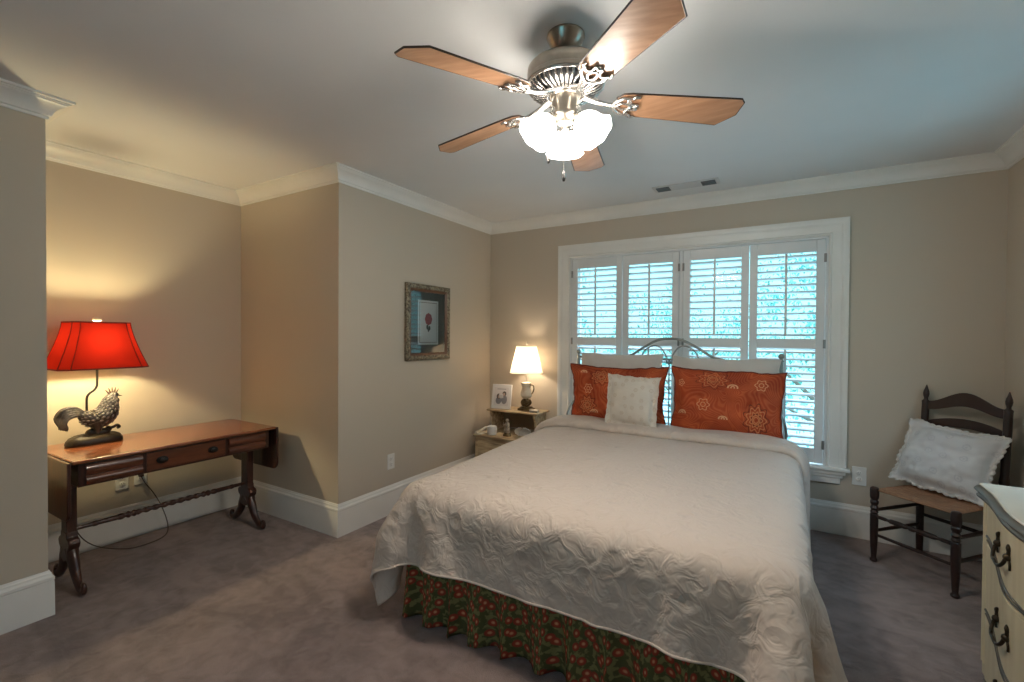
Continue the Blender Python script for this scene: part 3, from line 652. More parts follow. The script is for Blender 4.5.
for yy in LY:
    m_ = MB(); m_.box(LX - .04 - tcx, LX + .04 - tcx, yy - .022 - tcy, yy + .022 - tcy, .27, az); m_.box(LX - .06 - tcx, LX + .06 - tcx, yy - .03 - tcy, yy + .03 - tcy, az - .03, az)
    lg = m_.build('column', WOODD, tb, bevel=.006, seg=3)
    # lyre block with shoulders
    out = []
    for (x, z) in [(0, .14), (.035, .15), (.062, .175), (.055, .205), (.072, .222), (.080, .245), (.068, .262), (.045, .270), (.040, .30)]: out.append((x, z))
    out = [(x, z) for x, z in out] + [(-x, z) for x, z in out[::-1]]
    m_ = MB(); m_.prism([(LX - tcx + x, z) for x, z in out], -.024, .024, M=rotm(pi / 2, 0, 0, (0, yy - tcy, 0))); m_.build('collar', WOODD, lg, bevel=.005)
    for sg in (-1, 1):
        pts = bez([(LX + sg * .02, yy, .21), (LX + sg * .055, yy, .155), (LX + sg * .085, yy, .095), (LX + sg * .125, yy, .050), (LX + sg * .165, yy, .026), (LX + sg * .195, yy, .030), (LX + sg * .198, yy, .056), (LX + sg * .178, yy, .060)])
        rad = lerp_list([.036, .034, .028, .024, .022, .019, .014, .010], len(pts))
        m_ = MB(); m_.tube([(p.x - tcx, p.y - tcy, p.z) for p in pts], rad, 12, sy=.75, up=Vector((0, 0, 1))); m_.build('foot', WOODD, lg, smooth=60)
# turned stretcher with rope twist middle
pts = []; rad = []; y0, y1 = LY[0] + .015, LY[1] - .015; n_ = 150
m_ = MB(); seg = 12; vs = []
for i in range(n_ + 1):
    f = i / n_; y = y0 + (y1 - y0) * f; g = abs(f - .5) * 2
    if g < .38: base_r, tw = .0135, 1
    elif g < .50: base_r, tw = .012 + .008 * sin((g - .38) / .12 * 2 * pi) ** 2, 0
    elif g < .60: base_r, tw = .010 + .008 * sin((g - .5) / .1 * pi), 0
    else: base_r, tw = .0145 - .005 * (g - .6) / .4 + .003 * (abs(g - .8) < .02), 0
    for k in range(seg):
        a = 2 * pi * k / seg; r_ = base_r * (1 + (.28 * sin(2 * a + y * 140) if tw else 0)); vs.append((LX + r_ * cos(a) - tcx, y - tcy, .298 + r_ * sin(a)))
m_.add(vs, [(i * seg + k, i * seg + (k + 1) % seg, (i + 1) * seg + (k + 1) % seg, (i + 1) * seg + k) for i in range(n_) for k in range(seg)]); m_.build('stretcher', WOODD, tb, smooth=60)

# ------------------------------------------------------------------ rooster lamp
IRON = mat('dark_iron', (.03, .027, .025), .45, .6, bump=.2, bscale=60)
ROOST = mat('pewter_rooster', (.06, .057, .058), .38, .3, bump=.5, bscale=70, col2=(.04, .038, .038), cscale=18, bdist=.004)
PLUM = mat('pewter_plumage', (.20, .19, .21), .35, .35, bump=.2, bscale=90, col2=(.10, .095, .10), cscale=40)
TAILM = mat('dark_pewter_tail', (.12, .115, .125), .35, .35, bump=.5, bscale=50, col2=(.03, .028, .03), cscale=22, ramp=(.42, .6))
def shade_mat(name, diff, trans, mixf, fabric=True):
    m = bpy.data.materials.new(name); m.use_nodes = True; N, L = nodes(m); N.remove(N['Principled BSDF']); out = N['Material Output']
    d = N.new('ShaderNodeBsdfDiffuse'); d.inputs[0].default_value = (*diff, 1); t = N.new('ShaderNodeBsdfTranslucent'); t.inputs[0].default_value = (*trans, 1)
    mx = N.new('ShaderNodeMixShader'); mx.inputs[0].default_value = mixf; L.new(d.outputs[0], mx.inputs[1]); L.new(t.outputs[0], mx.inputs[2]); L.new(mx.outputs[0], out.inputs[0])
    if fabric:
        tc_ = N.new('ShaderNodeTexCoord'); wv = N.new('ShaderNodeTexWave'); wv.inputs['Scale'].default_value = 60; wv.bands_direction = 'DIAGONAL'; L.new(tc_.outputs['Object'], wv.inputs[0])
        r = N.new('ShaderNodeValToRGB'); r.color_ramp.elements[0].color = (*[c * .72 for c in trans], 1); r.color_ramp.elements[1].color = (*trans, 1); L.new(wv.outputs[0], r.inputs[0]); L.new(r.outputs[0], t.inputs[0])
    return m
REDSH = shade_mat('red_silk', (.35, .016, .01), (.34, .014, .006), .09)
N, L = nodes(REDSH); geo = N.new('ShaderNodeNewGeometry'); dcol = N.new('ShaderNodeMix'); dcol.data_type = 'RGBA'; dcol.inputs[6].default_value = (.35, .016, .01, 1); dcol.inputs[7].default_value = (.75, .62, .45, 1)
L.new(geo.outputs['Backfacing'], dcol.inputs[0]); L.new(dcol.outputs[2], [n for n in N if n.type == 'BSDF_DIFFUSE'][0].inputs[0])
REDTR = mat('red_braid', (.16, .012, .008), .8)
lx, ly = -3.45, 1.060
lamp = empty('table_lamp', (lx, ly, TZ), 0, 'lit red bell shade lamp with a rooster base on the sofa table', 'lamp')
# base plinth
m_ = MB(); n_ = 28; ring = lambda a, b, z, jit=0: [(a * (abs(cos(g)) ** .7) * (1 if cos(g) > 0 else -1) + 0, b * (abs(sin(g)) ** .7) * (1 if sin(g) > 0 else -1), z + jit * sin(g * 5)) for g in [2 * pi * k / n_ for k in range(n_)]]
st = [(.060, .124, 0), (.064, .130, .006), (.062, .126, .026), (.054, .116, .040, .003), (.040, .092, .052, .003), (.018, .05, .060, .002)]
for q in st: m_.add(ring(q[0], q[1], q[2], q[3] if len(q) > 3 else 0), [])
for i in range(len(st) - 1):
    for k in range(n_): m_.f.append((i * n_ + k, i * n_ + (k + 1) % n_, (i + 1) * n_ + (k + 1) % n_, (i + 1) * n_ + k))
m_.f.append(tuple(range(n_))); m_.f.append(tuple((len(st) - 1) * n_ + k for k in range(n_)))
m_.build('plinth', IRON, lamp, smooth=50)
# rooster body: one lofted surface from rump through breast and neck to head (faces +y)
path = bez([(0, -.072, .165), (0, -.045, .160), (0, -.005, .140), (0, .030, .145), (0, .055, .172), (0, .066, .205), (0, .072, .235), (0, .082, .258), (0, .094, .270), (0, .110, .268)], 5)
rad = lerp_list([.014, .034, .050, .058, .056, .047, .037, .027, .021, .009], len(path))
body = MB(); body.tube(path, rad, 16, sy=.82, up=Vector((0, 0, 1)))
rooster = body.build('rooster', ROOST, lamp, smooth=80)
m_ = MB()
for sg in (-1, 1):
    m_.tube(bez([(sg * .020, .0, .125), (sg * .022, .008, .09), (sg * .020, .005, .055)], 4), lerp_list([.030, .020, .010], 9), 10)
    for dy in (-.02, .0, .02): m_.tube([(sg * .020, .005, .058), (sg * .020 + dy * .5, .036, .054)], .004, 6)
m_.build('legs', ROOST, rooster)
m_ = MB(); pts = [(0, .088, .272)]
for k, (dy, hz) in enumerate(((-.030, .022), (-.018, .032), (-.004, .036), (.010, .034), (.022, .024))):
    m_.tube([(0, .086 + dy * .5, .276), (0, .086 + dy * 1.2, .282 + hz)], [.006, .0018], 6)
m_.build('comb', mat('dark_comb', (.10, .055, .04), .5), rooster)
m_ = MB(); m_.tube([(0, .106, .268), (0, .130, .262)], [.006, .001], 6); m_.build('beak', IRON, rooster)
m_ = MB(); m_.ball((0.006, .108, .238), .009, 8, 6, sc_=(.6, .8, 1.6)); m_.ball((-.006, .108, .238), .009, 8, 6, sc_=(.6, .8, 1.6)); m_.build('wattle', ROOST, rooster)
m_ = MB()
for sg in (-1, 1):
    for k in range(5):
        f = k / 4; q = 1 - .45 * f
        m_.tube(bez([(sg * .010, -.035, .165 - .012 * f), (sg * (.010 + .010 * f), -.070 - .010 * q, .212 - .040 * f), (sg * (.014 + .010 * f), -.095 - .040 * q, .208 - .045 * f), (sg * (.016 + .008 * f), -.100 - .062 * q, .165 - .030 * f), (sg * (.014 + .006 * f), -.096 - .052 * q, .118 - .012 * f), (sg * .012, -.090 - .060 * q, .100 - .010 * f)], 5), lerp_list([.006, .0085, .0095, .0095, .007, .002], 26), 8, sy=.6)
m_.build('tail_feathers', TAILM, rooster, smooth=80)
m_ = MB(); rnd = random.Random(4)
for i in range(3, len(path) - 6, 2):
    p = path[i]; t = (path[i + 1] - path[i - 1]).normalized(); a0 = Vector((0, 0, 1)); a0 = (a0 - t * a0.dot(t)).normalized(); b0 = t.cross(a0); nfe = 11 if rad[i] > .03 else 8
    for k in range(nfe):
        g = 2 * pi * (k + (.5 if (i // 2) % 2 else 0)) / nfe; nn_ = (a0 * cos(g) + b0 * .82 * sin(g)); ctr = p + nn_ * (rad[i] + .0005)
        z_ = nn_.normalized(); y_ = (-t + z_ * .25).normalized(); x_ = y_.cross(z_).normalized(); z2 = x_.cross(y_); Mx = Matrix((x_, y_, z2)).transposed()
        m_.ball(ctr, .012 if rad[i] > .03 else .008, 7, 5, M=Mx, sc_=(.55, 1.0, .28))
m_.build('plumage', PLUM, rooster, smooth=80)
m_ = MB(); m_.tube(bez([(0, .03, .045), (.008, .06, .075), (.006, .085, .082), (0, .105, .09), (0, .115, .078), (0, .104, .072)], 5), .008, 8); m_.tube(bez([(0, .01, .045), (0, .03, .06), (0, .06, .05)], 5), .014, 8); m_.ball((0.012, .032, .062), .030, 12, 8, sc_=(.8, 1.3, .8)); m_.ball((0.005, -.015, .062), .026, 12, 8, sc_=(.8, 1.2, 1)); m_.ball((0.005, .062, .075), .017, 10, 7); m_.build('branch', IRON, lamp, smooth=80)
m_ = MB(); m_.tube(bez([(0, -.035, .150), (0, -.035, .210), (0, -.034, .268), (0, -.022, .292), (0, -.002, .308), (0, .010, .330), (0, .012, .36), (0, .012, .47)], 6), .006, 8); m_.build('stem', IRON, lamp)
# shade: rectangular bell with cut corners
def shade_ring(hx, hy, z, cut=.22, nseg=7):
    cx0, cy0 = hx * (1 - cut), hy * (1 - cut); cs = [(hx, -cy0), (hx, cy0), (cx0, hy), (-cx0, hy), (-hx, cy0), (-hx, -cy0), (-cx0, -hy), (cx0, -hy)]
    out = []
    for i in range(8):
        a, b = cs[i], cs[(i + 1) % 8]
        for k in range(nseg): f = k / nseg; out.append((a[0] + (b[0] - a[0]) * f, a[1] + (b[1] - a[1]) * f, z))
    return out, cs
SB, STP = .440, .700; SC = .012
def shade_prof(f): return (.105 + (.160 - .105) * (f ** 1.35), .130 + (.204 - .130) * (f ** 1.35))
m_ = MB(); nz_ = 10
for i in range(nz_ + 1):
    f = i / nz_; hx, hy = shade_prof(f); rg_, _ = shade_ring(hx, hy, STP - (STP - SB) * f); m_.add([(x, y + SC, z) for x, y, z in rg_], [])
q = 56
for i in range(nz_):
    for k in range(q): m_.f.append((i * q + k, i * q + (k + 1) % q, (i + 1) * q + (k + 1) % q, (i + 1) * q + k))
sh = m_.build('lamp_shade', REDSH, lamp, smooth=25)
m_ = MB()
for z, f in ((STP, 0), (SB, 1)):
    hx, hy = shade_prof(f); rg_, cs = shade_ring(hx, hy, z); m_.tube([(x, y + SC, z_) for x, y, z_ in rg_], .004, 6, closed=True)
for c_i in range(8):
    m_.tube([(shade_ring(*shade_prof(i / 8), 0)[1][c_i][0] * 1.004, shade_ring(*shade_prof(i / 8), 0)[1][c_i][1] * 1.004 + SC, STP - (STP - SB) * i / 8) for i in range(9)], .0022, 6)
m_.build('braid_trim', REDTR, sh)
m_ = MB(); m_.lathe([(.004, .66), (.004, .704), (.014, .708), (.022, .714), (.021, .722), (.010, .728), (.003, .730)], 14, M=Matrix.Translation((0, SC, 0))); m_.build('finial', mat('pearl_finial', (.75, .68, .58), .3), lamp)
m_ = MB(); 
for g in (0, pi / 2): m_.tube([(.104 * cos(g), .128 * sin(g) + SC, STP - .01), (-.104 * cos(g), -.128 * sin(g) + SC, STP - .01)], .0015, 5)
m_.build('harp', IRON, lamp)
# cord from behind the table down and across to the outlet
m_ = MB(); cd = bez([(-3.50, 1.00, TZ + .006), (-3.60, .98, TZ + .005), (-3.618, .975, .67), (-3.63, .97, .50), (-3.62, .985, .32), (-3.60, 1.03, .15), (-3.56, 1.10, .06), (-3.50, 1.22, .012), (-3.47, 1.32, .010), (-3.52, 1.44, .010), (-3.58, 1.48, .06), (-3.62, 1.46, .18), (-3.64, 1.42, .28), (-3.67, 1.38, .36), (-3.69, 1.372, .40)], 6)
m_.tube([(p.x - lx, p.y - ly, p.z - TZ) for p in cd], .003, 6); m_.build('power_cord', mat('brown_cord', (.06, .035, .02), .5), lamp)
m_ = MB(); m_.box(-3.705 - lx, -3.675 - lx, 1.36 - ly, 1.385 - ly, .39 - TZ, .415 - TZ); m_.build('plug', mat('brown_plug', (.05, .03, .02), .5), lamp, bevel=.004)
def bulb(name, loc, power, col, rad_=.03, parent=None):
    l = bpy.data.lights.new(name, 'POINT'); l.energy = power; l.color = col; l.shadow_soft_size = rad_
    o = bpy.data.objects.new(name, l); COL.objects.link(o); o.location = loc
    if parent: o.parent = parent
    return o
bulb('bulb_light', (0, SC, .575), DESK_BULB, (1, .84, .46), .03, lamp)

# ------------------------------------------------------------------ nightstand, its lamp and small things
NSW = mat('painted_tan_wood', (.56, .43, .26), .45, bump=.1, bscale=30, col2=(.27, .18, .10), cscale=6, stretch=(1, 6, 6))
NSI = mat('tan_back_panel', (.26, .17, .09), .6, col2=(.2, .13, .07))
NX0, NX1, NYF, NYB, NZ, NZL, NYL = -2.405, -1.875, 3.575, 3.835, .66, .465, 3.345
ns = empty('nightstand', ((NX0 + NX1) / 2, (NYF + NYB) / 2, 0), 0, 'stepped tan wooden nightstand in the corner left of the bed', 'nightstand'); nx_, ny_ = ns.location.x, ns.location.y
def nbox(x0, x1, y0, y1, z0, z1): m_ = MB(); m_.box(x0 - nx_, x1 - nx_, y0 - ny_, y1 - ny_, z0, z1); return m_
nbox(NX0, NX1, NYF, NYB, NZ - .018, NZ).build('top', NSW, ns, bevel=.006, seg=3)
nbox(NX0 + .01, NX1 - .01, NYL, NYF + .04, NZL - .018, NZL).build('step_shelf', NSW, ns, bevel=.006, seg=3)
nbox(NX0 + .05, NX1 - .05, NYB - .03, NYB - .015, NZL, NZ - .0185).build('back_panel', NSI, ns)
for x in (NX0 + .03, NX1 - .05):
    out = [(NYB - .012, NZL + .0), (NYB - .012, NZ - .019), (NYF + .015, NZ - .019), (NYF + .020, NZ - .05), (NYF + .05, NZ - .09), (NYF + .045, NZ - .14), (NYF + .06, NZL + .0)]
    m_ = MB(); m_.prism([(y - ny_, z) for y, z in out], 0, .02, M=Matrix(((0, 0, 1, x - nx_), (1, 0, 0, 0), (0, 1, 0, 0), (0, 0, 0, 1)))); m_.build('side_panel', NSW, ns, bevel=.003)
nbox(NX0 + .025, NX1 - .025, NYL + .015, NYB - .01, .07, NZL - .0185).build('cabinet_body', NSW, ns, bevel=.004)
dd = nbox(NX0 + .06, NX1 - .06, NYL + .003, NYL + .0145, .11, NZL - .05).build('door', NSW, ns, bevel=.004)
m_ = MB(); m_.ball((nx_ - nx_ + .10, NYL - .008 - ny_, .30), .012); m_.build('knob', KNOB, dd)
for x in (NX0 + .04, NX1 - .08):
    for y in (NYL + .03, NYB - .06): nbox(x, x + .04, y, y + .04, 0, .0695).build('foot', NSW, ns, bevel=.004)
# lamp
IVORY = mat('ivory_glazed_ceramic', (.74, .69, .60), .25, col2=(.55, .46, .33), cscale=14)
GOLD = mat('antique_gold', (.22, .15, .07), .4, .6, bump=.3, bscale=80, col2=(.08, .05, .025), cscale=25)
l2 = empty('table_lamp', (-2.05, 3.70, NZ), 0, 'lit white empire shade lamp with ivory urn base on the nightstand', 'lamp')
m_ = MB(); m_.box(-.065, .065, -.05, .05, 0, .022); m_.box(-.05, .05, -.04, .04, .022, .034); m_.build('base', GOLD, l2, bevel=.005)
m_ = MB()
for sg in (-1, 1):
    m_.tube(bez([(0, 0, .038), (sg * .030, -.01, .048), (sg * .048, 0, .072), (sg * .030, .01, .095), (sg * .018, 0, .082), (sg * .034, 0, .070)], 6), .0095, 8)
    m_.tube(bez([(0, sg * .01, .040), (sg * .014, sg * .03, .07), (0, sg * .015, .105)], 6), .011, 8)
m_.ball((0, 0, .07), .022); m_.build('scroll_stem', GOLD, l2)
m_ = MB(); m_.lathe([(.012, .108), (.036, .114), (.054, .130), (.056, .150), (.048, .175), (.040, .200), (.042, .225), (.050, .245), (.052, .252), (.036, .256), (.012, .262), (.010, .33)], 20, sy=.8); m_.build('urn', IVORY, l2)
m_ = MB(); m_.tube(bez([(.045, 0, .235), (.070, 0, .232), (.078, 0, .20), (.066, 0, .165), (.050, 0, .15)], 6), .0065, 8); m_.build('handle', GOLD, l2)
SHW = shade_mat('white_silk_shade', (.80, .78, .74), (.95, .88, .76), .55, False)
m_ = MB(); m_.lathe([(.092, .585), (.112, .50), (.132, .42), (.150, .345)], 32, closed=False, rim=lambda a, z: .0); s2 = m_.build('lamp_shade', SHW, l2, smooth=60)
for r_, z in ((.092, .585), (.150, .345)): m_ = MB(); m_.tube([(r_ * cos(2 * pi * k / 32), r_ * sin(2 * pi * k / 32), z) for k in range(32)], .003, 6, closed=True); m_.build('shade_trim', SHW, s2)
m_ = MB(); m_.lathe([(.003, .30), (.003, .60), (.008, .604), (.009, .612), (.004, .622), (.006, .630), (.002, .638)], 12); m_.tube([(-.092, 0, .582), (.092, 0, .582)], .0015, 5); m_.build('finial', IVORY, l2)
bulb('bulb_light', (0, 0, .46), NIGHT_BULB, (1, .80, .56), .03, l2)
# photo frame
FRW = mat('white_frame', (.80, .76, .74), .35); PRNT = mat('photo_paper', (.74, .68, .66), .5)
pf = empty('photo_frame', (-2.280, 3.63, NZ), R(8), 'white photo frame with a small picture of two people on the nightstand', 'picture frame')
Mt = rotm(R(-10), 0, 0, (0, 0, 0)) @ Matrix.Scale(1.12, 4)
m_ = MB(); m_.box(-.088, .088, -.006, .006, .002, .205, M=Mt); fr_ = m_.build('frame', FRW, pf, bevel=.004)
m_ = MB(); m_.box(-.066, .066, -.0075, -.0062, .028, .180, M=Mt); pr = m_.build('print', PRNT, pf)
DHAIR = mat('printed_dark', (.10, .07, .06), .6); SKIN = mat('printed_skin', (.55, .38, .30), .6); GREY = mat('printed_grey', (.30, .27, .28), .6)
def flat(cx, cz, rx, rz, y, mt, nm):
    m_ = MB(); m_.prism([(cx + rx * cos(2 * pi * k / 20), cz + rz * sin(2 * pi * k / 20)) for k in range(20)], 0, .0004, M=Mt @ rotm(pi / 2, 0, 0, (0, y, 0))); m_.build(nm, mt, pr, smooth=0)
flat(-.024, .070, .026, .030, -.0078, GREY, 'printed_figure'); flat(.026, .080, .026, .038, -.0078, GREY, 'printed_figure')
flat(-.024, .105, .018, .022, -.0083, DHAIR, 'printed_hair'); flat(.026, .128, .017, .020, -.0083, DHAIR, 'printed_hair')
flat(-.021, .100, .011, .014, -.0088, SKIN, 'printed_face'); flat(.023, .122, .010, .013, -.0088, SKIN, 'printed_face')
m_ = MB(); m_.box(-.04, .04, -.0079, -.0076, .163, .168, M=Mt); m_.build('printed_caption', GREY, pr)
m_ = MB(); m_.box(-.02, .02, .006, .010, 0, .14, M=rotm(R(14), 0, 0, (0, .028, 0))); m_.build('easel_back', FRW, pf)
# small things
def lathe_thing(name, prof, mt, loc, label, cat, **k): m_ = MB(); m_.lathe(prof, 24, **k); o = m_.build(name, mt); o.location = loc; tag(o, label, cat); return o
WPL = mat('white_speaker_fabric', (.72, .69, .66), .7, bump=.2, bscale=150)
lathe_thing('smart_speaker', [(.030, 0), (.041, .004), (.044, .02), (.044, .062), (.040, .074), (.030, .078), (.01, .079)], WPL, (-2.245, 3.43, NZL), 'small round white speaker on the lower nightstand shelf', 'speaker')
fg = empty('figurine', (-2.10, 3.45, NZL), 0, 'small ivory and brown figurine on the lower nightstand shelf', 'figurine')
m_ = MB(); m_.lathe([(.040, 0), (.042, .006), (.030, .018), (.026, .03)], 16, sy=.7); m_.build('base', GOLD, fg)
m_ = MB(); m_.lathe([(.026, .028), (.030, .045), (.022, .07), (.018, .09), (.022, .105), (.014, .118), (.008, .124)], 14, sy=.8); m_.ball((0, 0, .137), .014); m_.tube(bez([(.016, -.004, .105), (.030, -.016, .085), (.018, -.026, .072)], 4), .005, 6); m_.tube(bez([(-.016, -.004, .105), (-.030, -.014, .09), (-.024, -.024, .12)], 4), .005, 6); m_.build('body', mat('mottled_ivory', (.55, .46, .36), .4, col2=(.22, .15, .10), cscale=35), fg)
sh_ = empty('seashell', (-1.955, 3.46, NZL), R(20), 'white ribbed seashell leaning on the lower nightstand shelf beside the bed', 'seashell')
m_ = MB(); Rm = rotm(R(-50), 0, 0, (0, .02, .045)); rws = []
for i in range(9):
    r_ = .068 * i / 8; rws.append([Rm @ Vector((r_ * sin(a) * 1.05, r_ * cos(a) * .9, .022 * (1 - (i / 8) ** 2) + .0025 * cos(a * 14) * i / 8)) for a in [(-pi * .95 + 1.9 * pi * k / 60) for k in range(61)]])
m_.grid(rws); o = m_.build('shell_valve', mat('shell_white', (.72, .70, .68), .4), sh_, smooth=180); o.modifiers.new('s', 'SOLIDIFY').thickness = .004
rw = empty('cream_scroll_dish', (-2.335, 3.41, NZL), 0, 'small cream scrolled dish at the left end of the lower nightstand shelf', 'dish')
m_ = MB(); m_.tube(bez([(-.035, -.05, .012), (-.04, 0, .012), (-.036, .05, .020), (-.02, .075, .040), (.0, .08, .045)], 6), lerp_list([.012, .014, .013, .010, .006], 25), 10); m_.build('rim', IVORY, rw, smooth=80)
m_ = MB(); m_.box(-.035, .025, -.05, .05, 0, .010); m_.build('tray', IVORY, rw, bevel=.004)
SILV = mat('brushed_silver', (.45, .43, .40), .35, .7)
tr_ = empty('silver_trinket_box', (-1.935, 3.64, NZ), R(10), 'small silver trinket box at the right end of the nightstand top', 'box')
m_ = MB(); m_.box(-.04, .04, -.025, .025, 0, .016); m_.build('body', SILV, tr_, bevel=.003); m_ = MB(); m_.box(-.042, .042, -.027, .027, .0162, .024); m_.build('lid', SILV, tr_, bevel=.004)

# ------------------------------------------------------------------ framed picture on the left wall
FRM = mat('carved_dark_gold', (.34, .29, .20), .45, .3, bump=1.0, bscale=70, col2=(.07, .045, .025), cscale=75, bdist=.006)
FRI = mat('dark_walnut_lip', (.16, .07, .035), .35)
MATG = mat('grey_green_mat', (.10, .11, .10), .8); PAPER = mat('cream_print', (.82, .78, .77), .8)
py0, py1, pz0, pz1 = 2.652, 3.188, 1.140, 1.753
pc = empty('framed_picture', (XP, (py0 + py1) / 2, pz0), 0, 'small ornate dark gold frame with grey mat and floral print hanging on left wall', 'picture')
hw, hh = (py1 - py0) / 2, pz1 - pz0
def picsec(name, mt, prof, par, sm=30):
    m_ = MB(); q = len(prof); cs = [(-hw, 0, 1, 1), (hw, 0, -1, 1), (hw, hh, -1, -1), (-hw, hh, 1, -1)]
    for (y, z, sy_, sz_) in cs: m_.add([(t_, y + sy_ * d, z + sz_ * d) for d, t_ in prof], [])
    for i in range(4):
        for j in range(q): a = i * q; b = ((i + 1) % 4) * q; m_.f.append((a + j, a + (j + 1) % q, b + (j + 1) % q, b + j))
    return m_.build(name, mt, par, smooth=sm)
picsec('frame', FRM, [(0, .002), (0, .022), (.008, .030), (.022, .034), (.034, .030), (.040, .022), (.042, .002)], pc)
picsec('inner_lip', FRI, [(.040, .004), (.040, .024), (.046, .026), (.058, .014), (.060, .004)], pc)
m_ = MB(); m_.box(.004, .008, -hw + .055, hw - .055, .055, hh - .055); mt_ = m_.build('mat_board', MATG, pc)
m_ = MB(); m_.box(.0082, .0094, -.125, .125, .125, hh - .125); m_.build('print_border', PAPER, mt_)
m_ = MB(); m_.box(.0096, .0102, -.108, .108, .142, hh - .142); m_.build('print_line', FRI, mt_)
m_ = MB(); m_.box(.0104, .0110, -.104, .104, .146, hh - .146); pp = m_.build('print', PAPER, mt_)
m_ = MB(); rnd = random.Random(2)
for k in range(9):
    a = 2 * pi * k / 8; r_ = 0 if k == 8 else .026; m_.prism([((r_ * cos(a)) + .019 * cos(g), .335 + r_ * 1.1 * sin(a) + .022 * sin(g)) for g in [2 * pi * i / 14 for i in range(14)]], .0112 + k * .00003, .0116 + k * .00003, M=Matrix(((0, 0, 1, 0), (1, 0, 0, 0), (0, 1, 0, 0), (0, 0, 0, 1))))
m_.build('printed_flower', mat('printed_red', (.45, .10, .11), .7, col2=(.30, .07, .10), cscale=60), pp, smooth=0)
m_ = MB()
for (a, b, w_) in ((-.014, .270, .013), (.012, .262, .012), (0, .245, .010)): m_.prism([(a + w_ * cos(g), b + w_ * 1.6 * sin(g)) for g in [2 * pi * i / 12 for i in range(12)]], .0112, .0115, M=Matrix(((0, 0, 1, 0), (1, 0, 0, 0), (0, 1, 0, 0), (0, 0, 0, 1))))
m_.build('printed_leaves', mat('printed_green', (.10, .10, .09), .7), pp, smooth=0)
m_ = MB(); m_.add([(.0145, -hw + .05, .05), (.0145, hw - .05, .05), (.0145, hw - .05, hh - .05), (.0145, -hw + .05, hh - .05)], [(0, 1, 2, 3)]); PG = GLASS.copy(); PG.name = 'picture_glass'; [n for n in PG.node_tree.nodes if n.type == 'FRESNEL'][0].inputs[0].default_value = 1.6
m_.build('glass', PG, pc, smooth=0)

# ------------------------------------------------------------------ outlets
def outlet(loc, rz, label, w_=.072, h_=.115, double=True):
    o = empty('wall_outlet', loc, rz, label, 'outlet')
    m_ = MB(); m_.box(-w_ / 2, w_ / 2, -.006, 0, -h_ / 2, h_ / 2); pl = m_.build('cover_plate', OUTLET, o, bevel=.003)
    for dz in (-.021, .021):
        m_ = MB(); m_.lathe([(.0165, 0), (.0165, .0025), (.015, .0032)], 20, M=rotm(pi / 2, 0, 0, (0, -.006, dz))); r_ = m_.build('receptacle', OUTLET, pl)
        m_ = MB(); m_.box(-.0065, -.0045, -.0097, -.0090, dz, dz + .008); m_.box(.0045, .0065, -.0097, -.0090, dz, dz + .008); m_.lathe([(.002, 0), (.002, .0006)], 8, M=rotm(pi / 2, 0, 0, (0, -.0091, dz - .007))); m_.build('slots', DARKSLOT, pl)
    return o
outlet((XP, 2.512, .392), pi / 2, 'white wall outlet left of the bed below the framed picture')
outlet((.425, YB, .415), 0, 'white wall outlet beside the window sill, between bed and chair', .08, .125)
outlet((XA, 1.275, .385), pi / 2, 'empty white wall outlet under the sofa table, left of the one in use')
outlet((XA, 1.375, .395), pi / 2, 'white wall outlet under the sofa table with a brown plug in it')

# ------------------------------------------------------------------ ladder-back chair with cushion
CH = mat('dark_chair_wood', (.030, .012, .008), .38, bump=.05, bscale=30, col2=(.020, .008, .006), coat=.12, bdist=.003)
RUSH = mat('woven_rush', (.40, .20, .10), .7, bump=.9, bscale=90, col2=(.22, .10, .05), cscale=30, stretch=(1, 5, 1), bdist=.006)
chr_ = empty('ladder_back_chair', (.742, 3.507, 0), -.731, 'dark wooden ladder-back chair with woven rush seat beside the window', 'chair')
wf, wb, dp, lean, ht, hs_ = .405, .392, .388, .041, 1.055, .447
def ytilt(z): return dp / 2 + max(0, (z - .43)) * lean / .6
for sg in (-1, 1):
    x = sg * wf / 2; y = -dp / 2
    pr_ = [(.013, 0), (.019, .006), (.020, .014), (.013, .026), (.015, .05), (.019, .12), (.021, .22), (.021, .285), (.016, .290), (.021, .300), (.016, .312), (.022, .325), (.015, .340), (.021, .352), (.022, .365), (.016, .372), (.022, .385), (.023, .40), (.023, .435), (.020, .446), (.012, .450)]
    m_ = MB(); m_.lathe(pr_, 18, M=Matrix.Translation((x, y, 0))); m_.build('front_leg', CH, chr_)
    x = sg * wb / 2
    zs = [0, .02, .1, .25, .43, .50, .56, .60, .70, .78, .86, .94, .955, .962, .972, .985, 1.00, 1.015, 1.03, 1.045, 1.055]; rs_ = [.014, .017, .019, .020, .021, .019, .022, .018, .019, .019, .019, .019, .020, .011, .010, .014, .016, .014, .009, .005, .002]
    m_ = MB(); m_.tube([(x, ytilt(z), z) for z in zs], rs_, 16); m_.build('back_post', CH, chr_, smooth=60)
def slat(z0, hgt, arch_, top):
    m_ = MB(); n_ = 24; w_ = wb / 2 - .012; F = []
    for side in (-.005, .005):
        for edge in (0, 1):
            row = []
            for i in range(n_ + 1):
                u = 2 * i / n_ - 1; bow = .030 * (1 - u * u)
                hump = cos(u * pi / 2) ** 2 if top else (1 - u * u)
                z = z0 + (arch_ * hump if edge else arch_ * .78 * hump) + (hgt * (1 + (.35 * hump if top else .0)) if edge else 0)
                row.append((u * w_, ytilt(z0) + bow * .6 + side, z))
            F.append(row)
    m_.grid([F[0], F[1]]); m_.grid([F[2], F[3]], flip=True); m_.grid([F[1], F[3]]); m_.grid([F[0], F[2]], flip=True)
    for c_ in (0, -1): m_.add([F[0][c_], F[1][c_], F[3][c_], F[2][c_]], [(0, 1, 2, 3)])
    return m_.build('slat', CH, chr_, smooth=60, weld=True)
slat(.905, .052, .050, True); slat(.79, .046, .035, False); slat(.665, .046, .03, False)
